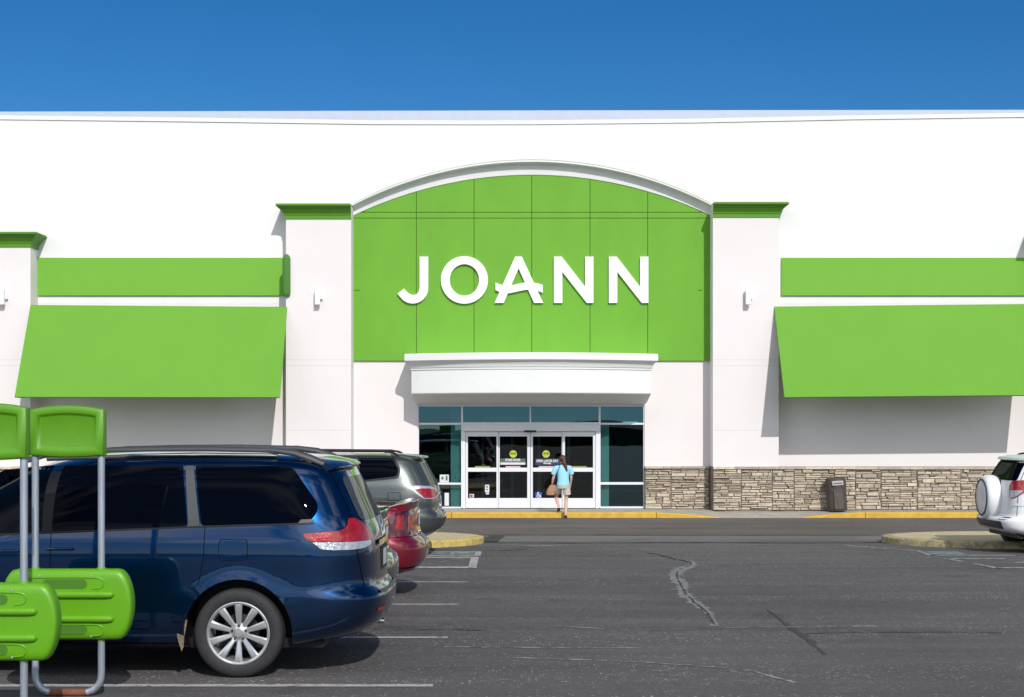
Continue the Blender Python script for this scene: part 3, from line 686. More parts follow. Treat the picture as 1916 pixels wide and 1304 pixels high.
sticker(1, 936, 983, 858, 865, 'sticker_green'); sticker(1, 936, 983, 865.2, 869.5, 'sticker_white')
text_mesh('STORE HOURS', X(959.5), Z(860.8), .065, doors[1][1]+.006, 'sticker_white', doors[1][0], width=.42)
sticker(2, 1001.5, 1050, 858, 870, 'sticker_navy')
text_mesh('OPEN LABOR DAY', X(1024), Z(862.6), .07, doors[2][1]+.006, 'sticker_white', doors[2][0], width=.62)
text_mesh('Monday', X(1024), Z(866.8), .04, doors[2][1]+.006, 'sticker_white', doors[2][0], width=.22)
sticker(1, 946, 973.5, 872, 874.8, 'sticker_pink'); sticker(2, 1008, 1036, 872, 874.8, 'sticker_pink')
sticker(0, 889, 917, 872, 874.8, 'sticker_olive'); sticker(3, 1070, 1098, 872, 874.8, 'sticker_olive')
sticker(0, 907.5, 915.5, 907, 921, 'sticker_white', 'notice'); sticker(0, 909, 915, 922, 924.8, 'sticker_white', 'notice')
sticker(0, 909.3, 913, 909.5, 912, 'sticker_navy', 'notice', .004); sticker(0, 909.3, 913, 915, 917, 'sticker_navy', 'notice', .004)
sticker(0, 878.5, 887, 924, 931, 'sticker_pink', 'notice'); sticker(0, 880, 884, 926, 929.5, 'sticker_navy', 'notice', .004)
sticker(2, 1002, 1013.5, 921, 932, 'sticker_blue', 'wheelchair_sticker')
d, y = doors[2]; m = MB(); cx_, cz_ = X(1007.4), Z(928)
m.lathe([(.050, 0), (.032, 0)], (cx_, y+.004, cz_), 'y', 18)
m.box(cx_-.022, cx_+.002, y+.003, y+.006, cz_+.03, cz_+.085); m.lathe([(0, 0), (.018, 0)], (cx_-.01, y+.004, cz_+.098), 'y', 10)
m.box(cx_-.01, cx_+.05, y+.0025, y+.0055, cz_+.015, cz_+.032); m.box(cx_+.045, cx_+.07, y+.0035, y+.0062, cz_-.04, cz_+.02)
B('wheelchair_symbol', m, 'sticker_white', d)
ntc = B('notice', MB().box(X(823), X(840), YG-.03, YG-.012, Z(902.6), Z(888)), 'sticker_white', gf)
B('notice', MB().box(X(832), X(840), YG-.03, YG-.012, Z(946), Z(922)), 'sticker_white', gf)
B('notice_print', MB().box(X(834), X(837.5), YG-.034, YG-.031, Z(899), Z(890)).box(X(826), X(830), YG-.034, YG-.031, Z(897), Z(892)), 'sticker_green', ntc)
# vestibule behind the glass
iy = YG+0.12
m = MB().box(X(782)-.5, X(1206)+.5, iy+5.0, iy+5.1, SW, 3.6).box(X(782)-.6, X(782)-.5, YW+.36, iy+5.1, SW, 3.6).box(X(1206)+.5, X(1206)+.6, YW+.36, iy+5.1, SW, 3.6).box(X(782)-.6, X(1206)+.6, YW+.36, iy+5.1, 3.55, 3.65)
vst = B('vestibule', m, 'inside')
B('vestibule_floor', MB().box(X(782)-.5, X(1206)+.5, YW+.2, iy+5, SW-.04, SW+.002), 'inside_floor', vst)
m = MB()
for a, b, z0, z1, yy_ in ((X(843)+.0, X(862)+.02, SW, 2.62, iy+.02), (X(1125), X(1140), SW, 2.62, iy+.02), (X(898), X(902), SW, 2.2, iy+2.2), (X(955), X(960), SW, 2.2, iy+2.2), (X(1007), X(1014), SW, 2.2, iy+2.2), (X(1066), X(1072), SW, 2.2, iy+2.2)):
    m.box(a, b, yy_, yy_+.06, z0, z1)
m.box(X(905), X(1078), iy+.02, iy+.08, 2.20, 2.36)
[B('inner_door_frame', q_, 'teal', vst) for q_ in pieces(m)]
B('ceiling_lamp', MB().box(X(1170), X(1196), iy+.5, iy+.9, 2.16, 2.20), 'lampglow', vst)

# ------------------------------------------------------------------ litter bin
bp_ = P(1568, 955, 40.05)
tb = thing('litter_bin', 'brown round litter bin leaning against the stone base right of the entrance', 'bin', (bp_.x, 40.12, SW), world=False)
m = MB(); pr = [(0, 0), (.25, 0), (.265, .02), (.27, .30), (.275, .60), (.28, .66), (.285, .68), (.275, .80), (.27, .88), (.20, .92), (0, .925)]
m.lathe(pr, (0, 0, 0), 'z', 28); o = obj('bin_body', m, 'bin', tb, smooth=True)
m = MB().box(-.13, .13, -.285, -.25, .05, .58)
obj('bin_door', m, 'bin', tb, bevel=.015)
obj('bin_flap', MB().box(-.15, .15, -.292, -.26, .70, .82), 'bin_label', tb, bevel=.008)
obj('bin_slot', MB().box(-.12, .12, -.298, -.28, .745, .765), 'steel_dark', tb)
tb.rotation_euler = (R(-2), R(-3.5), 0)

# ------------------------------------------------------------------ green stands of the cart corral
def stand(px, Y, label):
    t = thing('cart_corral_stand', label, 'cart corral stand', (Xat(px, Y), Y, 0), group='green cart corral stands')
    hw = .247; r = .026; zt = 2.12; cr = .13
    pts = [(-hw, 0, zt)]+[(-hw, 0, z) for z in (1.5, 1.0, .5, cr+.02+r)]
    pts += [(-hw+cr*(1-math.cos(a)), 0, cr+r-cr*math.sin(a)) for a in [PI/2*k/6 for k in range(1, 7)]]
    low = [(-hw+cr+(2*hw-2*cr)*k/4, 0, r) for k in range(1, 4)]
    pts2 = pts+low+[(-x, y, z) for x, y, z in pts[::-1]]
    f = obj('pipe_frame', MB().tube(pts2, r, 14), 'galv', t, smooth=True)
    obj('rust_patch', MB().tube([(-hw+cr*.85, 0, r+.004), (-hw+cr, 0, r), (0, 0, r), (hw-cr, 0, r), (hw-cr*.85, 0, r+.004)], r+.0015, 14), 'rust', f, smooth=True)
    # upper sign panel: pillow board with a bowed top and bottom and a sunk centre
    def zt_(x, z0=2.165, s_=.035, hw_=.29): return z0-s_*(x/hw_)**2*1.0
    def zb_(x, z0=1.785, s_=.02, hw_=.29): return z0+s_*(x/hw_)**2
    N = 20; y0 = -.045; hwp = .278
    def board(hw_, zt0, zb0, st, sb_, prof, mb):
        rings = []
        for d, yv in prof:
            ring = []; h_ = hw_-d
            for i in range(N+1):
                x = -h_+2*h_*i/N; ring.append((x, yv, zt0-st*(x/hw_)**2-d))
            for i in range(N+1):
                x = h_-2*h_*i/N; ring.append((x, yv, zb0+sb_*(x/hw_)**2+d))
            rings.append(ring)
        mb.loft(rings); return mb
    m = MB(); board(hwp, 2.175, 1.785, .032, .016, [(0.02, .045), (.004, .04), (0, .03), (0, -.03), (.004, -.042), (.012, -.048), (.055, -.05), (.062, -.046), (.072, -.032), (.078, -.030)], m)
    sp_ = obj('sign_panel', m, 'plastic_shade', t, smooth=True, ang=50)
    # lower bumper panel: barrel-ended moulding with ribs and slots
    hl = .49; zt0, zb0 = .952, .425; m = MB()
    prof = [(0.03, .06), (.006, .05), (0, .03), (0, -.02), (.006, -.045), (.02, -.06), (.045, -.068), (.075, -.070)]
    rings = []
    for d, yv in prof:
        ring = []; nE = 14
        zc_ = (zt0+zb0)/2; hz = (zt0-zb0)/2-d
        for k in range(nE+1):
            a = PI/2-PI*k/nE; ring.append((hl-.115-d*.3+.115*math.cos(a)**0.9*(1 if math.cos(a) > 0 else 0), yv, zc_+hz*math.sin(a)*(0.86+.14*abs(math.sin(a)))))
        for k in range(nE+1):
            a = -PI/2+PI*k/nE; ring.append((-hl+.115+d*.3-.115*max(0, math.cos(a))**0.9, yv, zc_+hz*math.sin(a)*(0.86+.14*abs(math.sin(a)))))
        rings.append(ring)
    m.loft(rings); bpn = obj('bumper_panel', m, 'plastic', t, smooth=True, ang=50)
    m = MB()
    for zc_ in (.765, .585):
        n_ = 24; pts = [(-.36, -.068, zc_), (-.34, -.072, zc_), (-.30, -.074, zc_), (.24, -.074, zc_), (.30, -.074, zc_), (.345, -.072, zc_), (.365, -.066, zc_)]
        m.tube(pts, [.004, .022, .028, .028, .028, .024, .004], 14)
    objs('rib', m, 'plastic', bpn, smooth=True)
    m = MB()
    def pill(x0, x1, z0, z1, y_, y2):
        rr_ = (z1-z0)/2; pp = [(x1-rr_+rr_*math.cos(a), (z0+z1)/2+rr_*math.sin(a)) for a in [-PI/2+PI*k/8 for k in range(9)]]
        pp += [(x0+rr_+rr_*math.cos(a), (z0+z1)/2+rr_*math.sin(a)) for a in [PI/2+PI*k/8 for k in range(9)]]
        m.prism(pp, y_, y2)
    for zc_ in (.845, .505):
        pill(-.17, .16, zc_-.036, zc_+.036, -.0725, -.06)
        
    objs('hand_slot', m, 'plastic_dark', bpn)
    m = MB()
    for zc_ in (.85, .50):
        pts = [(.14, -.0705, zc_+.042), (.22, -.0705, zc_+.042), (.26, -.0705, zc_+.036), (.285, -.0705, zc_+.015), (.28, -.0705, zc_-.02), (.26, -.0705, zc_-.036), (.2, -.0705, zc_-.042)]
        m.tube(pts, .006, 8); m.tube([(-x, y, z) for x, y, z in pts], .006, 8)
        m.tube([(-.28, -.0705, zc_+.045), (.2, -.0705, zc_+.045)], .006, 8)
    objs('moulded_lip', m, 'plastic', bpn, smooth=True)
    m = MB()
    for x in (-hw, hw):
        for z, zz in ((zt0-.002, zt0+.006),): m.lathe([(0, 0), (.038, 0), (.036, .012), (.028, .016)], (x, 0, z-.004), 'z', 14)
        m.lathe([(0, 0), (.032, 0), (.032, -.012), (.028, -.014)], (x, 0, zb0+.004), 'z', 14)
    objs('pipe_collar', m, 'plastic', t, smooth=True)
    m = MB()
    for x in (-.19, .19):
        for z in (.905, .455): m.lathe([(0, -.006), (.008, -.005), (.010, 0)], (x, -.0705, z), 'y', 10)
    objs('bolt', m, 'galv', bpn)
    return t
stand(128, 11.0, 'farther green cart corral stand, both galvanised poles and its rusty foot in view')
stand(-23, 10.0, 'nearer green cart corral stand cut off by the left edge, one pole in view')

# ------------------------------------------------------------------ vehicles
def mono(xs_, ys_):
    n = len(xs_); d = [(ys_[i+1]-ys_[i])/(xs_[i+1]-xs_[i]) for i in range(n-1)]
    m = [d[0]]+[(0 if d[i-1]*d[i] <= 0 else 2*d[i-1]*d[i]/(d[i-1]+d[i])) for i in range(1, n-1)]+[d[-1]]
    def f(x):
        if x <= xs_[0]: return ys_[0]
        if x >= xs_[-1]: return ys_[-1]
        i = bisect_right(xs_, x)-1; h = xs_[i+1]-xs_[i]; t = (x-xs_[i])/h
        return (2*t**3-3*t**2+1)*ys_[i]+(t**3-2*t*t+t)*h*m[i]+(-2*t**3+3*t*t)*ys_[i+1]+(t**3-t*t)*h*m[i+1]
    return f
class Car:                                            # local x: 0 at the rear bumper, growing to the front; y: half width; z up
    def __init__(s, prof, L, axles, wr, arch, nr=3.4, nf=2.6, Lr=.75, Lf=1.0, flare=.015):
        z = [p[0] for p in prof]; s.z0, s.z1 = z[0], z[-1]
        s.xr = mono(z, [p[1] for p in prof]); s.xf = mono(z, [L-p[2] for p in prof]); s.w = mono(z, [p[3] for p in prof])
        s.axles, s.wr, s.arch, s.nr, s.nf, s.Lr, s.Lf, s.fl, s.L = axles, wr, arch, nr, nf, Lr, Lf, flare, L
    def ext(s, z):
        a, b = s.xr(z), s.xf(z); d = b-a; return a, b, min(s.Lr, d*.46), min(s.Lf, d*.46)
    def flr(s, x, z):
        o = 0
        for ax in s.axles:
            r = math.hypot(x-ax, z-s.wr); t = (r-s.arch)/.13
            if t < 1: o = max(o, s.fl*(1-max(0, t))**2)
        return o
    def side(s, x, z):
        a, b, lr, lf = s.ext(z); w_ = s.w(z)
        if x < a+lr: u = min(1, max(0, (a+lr-x)/lr)); y = w_*(1-u**s.nr)**(1/s.nr)
        elif x > b-lf: u = min(1, max(0, (x-b+lf)/lf)); y = w_*(1-u**s.nf)**(1/s.nf)
        else: y = w_
        return Vector((x, y+s.flr(x, z)*(1 if y > .3 else 0), z))
    def rear(s, y, z):
        a, b, lr, lf = s.ext(z); w_ = s.w(z); v = min(1, abs(y)/w_); return Vector((a+lr*(1-(1-v**s.nr)**(1/s.nr)), y, z))
    def corner(s, q, z):                              # q: run along the outline from the 45 degree point of the rear corner, + to the front
        a, b, lr, lf = s.ext(z); w_ = s.w(z); n = s.nr; pts = []
        for k in range(61):
            ph = PI/2*k/60; pts.append(Vector((a+lr*(1-max(0, math.cos(ph))**(2/n)), w_*max(0, math.sin(ph))**(2/n), z)))
        i = 30; rem = abs(q)
        if q >= 0:
            while i < 60:
                d = (pts[i+1]-pts[i]).length
                if d >= rem: return pts[i].lerp(pts[i+1], rem/d)
                rem -= d; i += 1
            return Vector((pts[60].x+rem, w_, z))
        while i > 0:
            d = (pts[i-1]-pts[i]).length
            if d >= rem: return pts[i].lerp(pts[i-1], rem/d)
            rem -= d; i -= 1
        return pts[0]
    def body(s):
        zs = []; z = s.z0; step = .03
        while z < s.z1-.0005:
            zs.append(z); slope = abs(s.xr(z+.01)-s.xr(z))+abs(s.xf(z+.01)-s.xf(z))+abs(s.w(z+.01)-s.w(z))*2
            z += max(.0025, min(step, .03*.05/max(slope, .001)*1.0))
        zs.append(s.z1); rings = []
        for z in zs:
            a, b, lr, lf = s.ext(z); w_ = s.w(z); half = []
            for k in range(25):
                ph = PI/2*k/24; half.append((a+lr*(1-max(0, math.cos(ph))**(2/s.nr)), w_*max(0, math.sin(ph))**(2/s.nr)))
            for k in range(1, 48): half.append((a+lr+(b-lf-a-lr)*k/48, w_))
            for k in range(25):
                ph = PI/2*(1-k/24); half.append((b-lf*(1-max(0, math.cos(ph))**(2/s.nf)), w_*max(0, math.sin(ph))**(2/s.nf)))
            half = [(x, y+(s.flr(x, z) if y > .3 else 0)) for x, y in half]
            rings.append([Vector((x, y, z)) for x, y in half]+[Vector((x, -y, z)) for x, y in half[-2:0:-1]])
        return MB().loft(rings)
def patch(poly, fn, eps, step=.06, flip=1):
    bm = bmesh.new(); vs_ = [bm.verts.new((x, z, 0)) for x, z in poly]; bm.faces.new(vs_)
    x0, x1 = min(p[0] for p in poly), max(p[0] for p in poly); z0, z1 = min(p[1] for p in poly), max(p[1] for p in poly)
    for a0, a1, ax in ((x0, x1, 0), (z0, z1, 1)):
        n = int((a1-a0)/step)
        for k in range(1, n+1):
            c = a0+(a1-a0)*k/(n+1); co = (c, 0, 0) if ax == 0 else (0, c, 0); no = (1, 0, 0) if ax == 0 else (0, 1, 0)
            bmesh.ops.bisect_plane(bm, geom=bm.verts[:]+bm.edges[:]+bm.faces[:], dist=1e-5, plane_co=co, plane_no=no)
    bmesh.ops.triangulate(bm, faces=[f for f in bm.faces if len(f.verts) > 4])
    mb = MB(); L = []
    for i, v in enumerate(bm.verts):
        v.index = i; a, c = v.co.x, v.co.y; p = fn(a, c); h = .004
        n = (fn(a+h, c)-fn(a-h, c)).cross(fn(a, c+h)-fn(a, c-h))
        if n.length < 1e-9: n = Vector((0, 1, 0))
        n.normalize()
        if n.dot(Vector((p.x-2.3, p.y*3, 0))) < 0: n = -n
        q = p+n*eps; L.append((q.x, q.y*flip, q.z))
    mb.add(L, [[v.index for v in f.verts] for f in bm.faces]); bm.free()
    if flip > 0: pass
    return mb
def rnd(poly, r=.04, n=5):                            # round the corners of a polygon
    out = []; N = len(poly)
    for i in range(N):
        p = Vector(poly[i][:2]); a = Vector(poly[i-1][:2]); b = Vector(poly[(i+1) % N][:2]); rr_ = poly[i][2] if len(poly[i]) > 2 else r
        da = a-p; db = b-p; ra = min(rr_, da.length*.49, db.length*.49); s_ = p+da.normalized()*ra; e_ = p+db.normalized()*ra
        for k in range(n+1):
            t = k/n; q = s_*(1-t)**2+p*2*t*(1-t)+e_*t*t; out.append((q.x, q.y))
    return out
def line_poly(pts, w_):
    L = []; Rr = []; n = len(pts); pts = [Vector(p) for p in pts]
    for i, p in enumerate(pts):
        d = (pts[min(i+1, n-1)]-pts[max(i-1, 0)]).normalized(); q = Vector((-d.y, d.x))*w_/2; L.append(tuple(p+q)); Rr.append(tuple(p-q))
    return L+Rr[::-1]
def cpart(name, root, polys, fn, eps, m, sides=(1, -1), step=.06, parent=None, smooth=True):
    out = []
    for s_ in sides:
      for p in polys:
        mb = MB(); q = patch(p, fn, eps, step, s_); mb.add(q.v, q.f)
        o = obj(name, mb, m, parent or root, norm=False, smooth=smooth)
        # make normals point outward
        bm = bmesh.new(); bm.from_mesh(o.data)
        for f in bm.faces:
            c = f.calc_center_median()
            if f.normal.dot(Vector((c.x-2.3, c.y*3, 0))) < 0: f.normal_flip()
        bm.to_mesh(o.data); bm.free(); out.append(o)
    return out
def wheel(root, x, side, y_out, Rt, Rr_, nsp, twin=True, name='wheel', z=None):
    z = Rt if z is None else z; s_ = side; W_ = .215; yc = s_*(y_out-W_)
    Y = lambda d: yc+s_*d
    hub = obj(name, MB().lathe([(0, Y(.02)), (.14, Y(.02)), (.15, Y(.05)), (.15, Y(.09)), (.06, Y(.10)), (0, Y(.10))], (x, 0, z), 'y', 32), 'steel_dark', root, smooth=True)
    pr = [(Rr_, Y(0)), (Rr_+.02, Y(-.005)), (Rt-.05, Y(-.004)), (Rt-.014, Y(.012)), (Rt-.003, Y(.03)), (Rt, Y(.05)), (Rt, Y(W_-.05)), (Rt-.003, Y(W_-.03)), (Rt-.012, Y(W_-.012)), (Rt-.03, Y(W_-.002)), (Rt-.055, Y(W_+.003)), (Rr_+.025, Y(W_+.001)), (Rr_+.008, Y(W_-.008)), (Rr_, Y(W_-.014)), (Rr_-.005, Y(W_-.05)), (Rr_-.005, Y(0))]
    tm = MB().lathe(pr, (x, 0, z), 'y', 72)
    ty = obj('tyre', tm, 'rubber', hub, smooth=True)
    m = MB(); m.lathe([(Rr_-.03, Y(.02)), (Rr_-.022, Y(.05)), (Rr_-.03, Y(.10)), (Rr_-.022, Y(W_-.04)), (Rr_-.008, Y(W_-.02)), (Rr_+.003, Y(W_-.012)), (Rr_+.004, Y(W_-.006)), (Rr_-.005, Y(W_-.004)), (Rr_-.018, Y(W_-.014)), (Rr_-.024, Y(W_-.03))], (x, 0, z), 'y', 64)
    m.lathe([(0, Y(W_-.020)), (.030, Y(W_-.021)), (.034, Y(W_-.026)), (.036, Y(W_-.038)), (.055, Y(W_-.044)), (.078, Y(W_-.05)), (.082, Y(W_-.09)), (0, Y(W_-.09))], (x, 0, z), 'y', 32)
    for k in range(nsp):
        a = 2*PI*k/nsp+PI/2; rings = []
        for r_, hw_, dy, dp in ((.066, .016, .046, .03), (.10, .020, .038, .03), (.16, .0255, .028, .026), (Rr_-.03, .031, .020, .02), (Rr_-.014, .036, .022, .015)):
            ring = []
            for u, v in ((-1, 0), (-.55, 1), (.55, 1), (1, 0), (.9, -1), (-.9, -1)):
                yy_ = Y(W_-dy+(.009 if v == 1 else 0)-(dp if v == -1 else 0))
                px_ = r_; py_ = u*hw_; ring.append((x+px_*math.cos(a)-py_*math.sin(a), yy_, z+px_*math.sin(a)+py_*math.cos(a)))
            rings.append(ring)
        m.loft(rings)
    rim = obj('rim', m, 'alloy', hub, smooth=True, ang=30)
    m = MB()
    for k in range(5):
        a = 2*PI*k/5+PI/2; m.lathe([(0, Y(W_-.034)), (.010, Y(W_-.036)), (.0115, Y(W_-.05))], (x+.057*math.cos(a), 0, z+.057*math.sin(a)), 'y', 10)
    objs('lug_nut', m, 'steel_dark', rim, smooth=True)
    # tread sipes
    return hub
def build_body(root, car, paint):
    o = obj('body', car.body(), paint, root, smooth=True, ang=50)
    cut = MB()
    for ax in car.axles:
        for s_ in (1, -1):
            y0, y1 = (.62, 1.3) if s_ > 0 else (-1.3, -.62)
            cut.lathe([(car.arch, y0), (car.arch, y1)], (ax, 0, car.wr), 'y', 72, True)
    me = bpy.data.meshes.new('cut'); me.from_pydata([tuple(v) for v in cut.v], [], cut.f); me.materials.append(M['black_plastic'])
    bm = bmesh.new(); bm.from_mesh(me); bmesh.ops.recalc_face_normals(bm, faces=bm.faces); bm.to_mesh(me); bm.free()
    co = bpy.data.objects.new('cut', me); C.objects.link(co); co.parent = root
    md = o.modifiers.new('arch', 'BOOLEAN'); md.operation = 'DIFFERENCE'; md.object = co; md.solver = 'EXACT'; md.material_mode = 'TRANSFER'
    bpy.context.view_layer.update()
    new = bpy.data.meshes.new_from_object(o.evaluated_get(bpy.context.evaluated_depsgraph_get()))
    o.modifiers.remove(md); o.data = new; new.name = 'body'
    bpy.data.objects.remove(co)
    for p in new.polygons: p.use_smooth = True
    smooth_ob(o, 40)
    return o
def tailplate(root, car, z0, z1, eps=.006):
    cpart('number_plate', root, [rnd([(-.15, z0), (.15, z0), (.15, z1), (-.15, z1)], .01, 2)], car.rear, eps, 'plate', (1,), .1)

# ---- navy minivan, nearest -------------------------------------------------
van = Car([(.23, .50, .45, .86), (.27, .34, .25, .93), (.33, .16, .1, .965), (.42, .05, .03, .985), (.52, .01, .0, .99), (.62, .0, .0, .99), (.655, .012, .02, .99), (.675, .05, .04, .99),
           (.70, .075, .06, .988), (.80, .085, .12, .985), (.95, .085, .28, .982), (1.08, .095, .75, .975), (1.16, .11, 1.15, .965), (1.26, .15, 1.35, .950), (1.36, .20, 1.50, .925), (1.48, .255, 1.70, .890),
           (1.60, .315, 1.92, .850), (1.67, .36, 2.06, .815), (1.72, .42, 2.2, .77), (1.755, .52, 2.35, .71), (1.785, .72, 2.55, .62), (1.805, 1.0, 2.75, .48), (1.815, 1.35, 2.9, .30), (1.818, 1.7, 3.0, .10)],
          5.085, (1.167, 4.197), .358, .435, nr=3.3, Lr=.80, Lf=1.2, flare=.012)
vt = thing('minivan', 'navy blue minivan parked nearest, its ten-spoke rear wheel in full view', 'minivan', (-1.08, 12.76, 0), PI, 'cars parked in the left row')
build_body(vt, van, 'navy')
XL = lambda px: 3.065-px/234.0
ZL = lambda py, s_=229.0: (lambda Y: 2-(py-802)*Y/2750)(11.85)
def sv(pts, Y=11.85):                                 # side-view pixel -> local (x, z)
    return [(-1.08-(p[0]-970)*Y/2750, 2-(p[1]-802)*Y/2750)+tuple(p[2:]) for p in pts]
q = sv([(364, 871, .02), (545, 873, .07), (600, 948, .14), (584, 976, .08), (383, 982, .02)], 11.92)
cpart('quarter_window', vt, [rnd(q, .03)], van.side, .003, 'car_glass')
q = sv([(106, 872), (341, 871), (357, 983), (106, 993)], 11.92)
cpart('sliding_door_window', vt, [rnd(q, .02)], van.side, .003, 'car_glass')
q = sv([(346, 872), (361, 872), (380, 982), (359, 983.5)], 11.92); cpart('pillar_cover', vt, [rnd(q, .008)], van.side, .0045, 'grey_plastic')
q = sv([(-220, 990), (-60, 884), (82, 872), (88, 994), (-10, 998)], 11.92); cpart('front_door_window', vt, [rnd(q, .03)], van.side, .003, 'car_glass')
cpart('door_pillar', vt, [sv([(80, 874), (108, 872.5), (108, 994), (86, 995)], 11.92)], van.side, .0022, 'black_plastic')
cpart('window_moulding', vt, [line_poly([v[:2] for v in sv([(-200, 1000), (0, 999), (106, 995), (357, 985), (590, 978)], 11.9)], .012)], van.side, .006, 'black_plastic')
q = sv([(566, 971, .01), (592, 971, .03), (583, 977, .01), (560, 978, .01)], 11.9); cpart('window_trim', vt, [rnd(q, .01)], van.side, .008, 'grey_plastic')
seams = [sv([(386, 984), (384, 1040), (377, 1082), (366, 1110)]), sv([(100, 996), (98, 1100), (110, 1205)]), sv([(352, 1205), (200, 1203), (90, 1200), (-120, 1200)])]
cpart('door_seam', vt, [line_poly([p[:2] for p in s_], .006) for s_ in seams], van.side, .0022, 'dark_seal', step=.05)
cpart('door_rail_slot', vt, [line_poly([p[:2] for p in sv([(386, 1043), (480, 1043.5)])], .0045)], van.side, .0022, 'dark_seal')
fl = sv([(412, 1008), (466, 1007), (466, 1047), (412, 1048)]); rp = rnd(fl, .035); n_ = len(rp)
cxm = sum(p[0] for p in rp)/n_; czm = sum(p[1] for p in rp)/n_
cpart('fuel_door', vt, [rp], van.side, .0025, 'dark_seal', (1,)); cpart('fuel_door_panel', vt, [[(cxm+(x-cxm)*.955, czm+(z-czm)*.945) for x, z in rp]], van.side, .0042, 'navy', (1,))
# door handles
for s_ in (1, -1):
    for px0, px1, py in ((92, 142, 1026), (-6, 44, 1030)):
        (a, z), (b, _) = [p[:2] for p in sv([(px0, py), (px1, py)])]; ys_ = van.side((a+b)/2, z).y
        m = MB().tube([(b, s_*(ys_-.004), z), (b+.01, s_*(ys_+.028), z+.003), ((a+b)/2, s_*(ys_+.036), z+.004), (a-.01, s_*(ys_+.028), z+.003), (a, s_*(ys_-.004), z)], [.010, .012, .013, .012, .010], 10)
        obj('door_handle', m, 'navy', vt, smooth=True)
# tail lamps
red = [(.44, 1.155), (.30, 1.162), (.14, 1.172), (.07, 1.195), (.035, 1.235), (.01, 1.268), (-.06, 1.268), (-.13, 1.235), (-.20, 1.19), (-.23, 1.14), (-.235, 1.085), (.0, 1.083), (.38, 1.092), (.43, 1.118)]
clr = [(.38, 1.088), (.0, 1.079), (-.235, 1.081), (-.21, 1.045), (-.1, 1.024), (.05, 1.018), (.22, 1.022), (.315, 1.032)]
for a_ in cpart('tail_lamp', vt, [rnd(red, .02, 3)], van.corner, .008, 'red_lens', step=.03): cpart('clear_lens', vt, [rnd(clr, .01, 3)], van.corner, .008, 'clear_lens', ((1,) if a_.data.vertices[0].co.y > 0 else (-1,)), .03, parent=a_)
# tailgate
rw = rnd([(-.66, 1.245), (.66, 1.245), (.585, 1.60), (-.585, 1.60)], .06)
cpart('rear_window', vt, [rw], van.rear, .004, 'car_glass_light', (1,), .07)
sm = [(-.725, .70), (-.78, .95), (-.80, 1.07), (-.745, 1.2), (-.70, 1.42), (-.66, 1.63)]
cpart('tailgate_seam', vt, [line_poly(sm, .007), line_poly([(-x, z) for x, z in sm], .007), line_poly([(-.725, .70), (.725, .70)], .010)], van.rear, .0025, 'dark_seal', (1,), .05)
gr = [(-.42, 1.02), (.42, 1.02), (.42, 1.065), (-.42, 1.065)]; cpart('tailgate_garnish', vt, [rnd(gr, .02)], van.rear, .02, 'chrome', (1,), .05)
cpart('plate_recess', vt, [rnd([(-.26, .80), (.26, .80), (.30, 1.0), (-.30, 1.0)], .03)], van.rear, .003, 'black_plastic', (1,), .07)
tailplate(vt, van, .83, .97)
cpart('bumper_step', vt, [rnd([(-.62, .646), (.62, .646), (.60, .664), (-.60, .664)], .006, 2)], van.rear, .010, 'grey_plastic', (1,), .06)
cpart('bumper_reflector', vt, [rnd([(-.66, .50), (-.48, .50), (-.48, .53), (-.66, .53)], .01), rnd([(.66, .50), (.48, .50), (.48, .53), (.66, .53)], .01)], van.rear, .004, 'red_lens', (1,), .05)
# spoiler
m = MB(); rings = []
for k in range(25):
    t = -1+2*k/24; y = .66*t; x1 = .30+.13*abs(t)**2.2; sq = 1-.25*abs(t)**4
    rings.append([(x1+.0, y, 1.700-.02*t*t), (x1+.04, y, 1.728-.02*t*t), (x1+.25, y, 1.772-.03*t*t), (x1+.45, y, 1.79-.045*t*t), (x1+.45, y, 1.74-.05*t*t), (x1+.12, y, 1.668-.03*t*t), (x1+.02, y, 1.688-.02*t*t)])
m.loft(rings); sp_ = obj('roof_spoiler', m, 'navy', vt, smooth=True, ang=50)
obj('brake_lamp', MB().box(.325, .345, -.16, .16, 1.678, 1.694), 'red_lens', sp_)
# roof rails
for s_ in (1, -1):
    def rp_(x, dz, dy=0): return (x, s_*(.655+dy-.02*abs(x-1.8)**2*.2), 1.775+dz-.012*(x-1.7)**2)
    m = MB(); m.tube([rp_(.62, -.03), rp_(.72, .015), rp_(.82, .04), rp_(1.0, .055), rp_(1.5, .060), rp_(2.0, .058), rp_(2.5, .052), rp_(2.8, .03), rp_(2.92, -.01)], [(.017, .026)]*9, 12)
    rl = obj('roof_rail', m, 'grey_plastic', vt, smooth=True)
    m = MB().tube([(.90, s_*.700, 1.778), (.96, s_*.706, 1.782), (1.5, s_*.708, 1.788), (2.08, s_*.706, 1.784), (2.15, s_*.700, 1.780)], [(.004, .004), (.010, .012), (.010, .012), (.010, .012), (.004, .004)], 8)
    obj('rail_strip', m, 'chrome', rl, smooth=True)
    m = MB(); m.tube([rp_(.52, -.045), rp_(.64, -.0), rp_(.76, .035), rp_(.95, .055), rp_(1.02, .055)], [(.015, .03), (.02, .035), (.022, .032), (.022, .026), (.019, .021)], 12)
    m.tube([rp_(2.45, .048), rp_(2.6, .045), rp_(2.8, .03), rp_(2.98, -.02)], [(.019, .021), (.022, .026), (.022, .032), (.015, .03)], 12)
    m.tube([rp_(.9, .01, .01), rp_(1.6, .012, .01), rp_(2.8, -.01, .01)], .018, 8)
    objs('rail_foot', m, 'grey_plastic', rl, smooth=True)
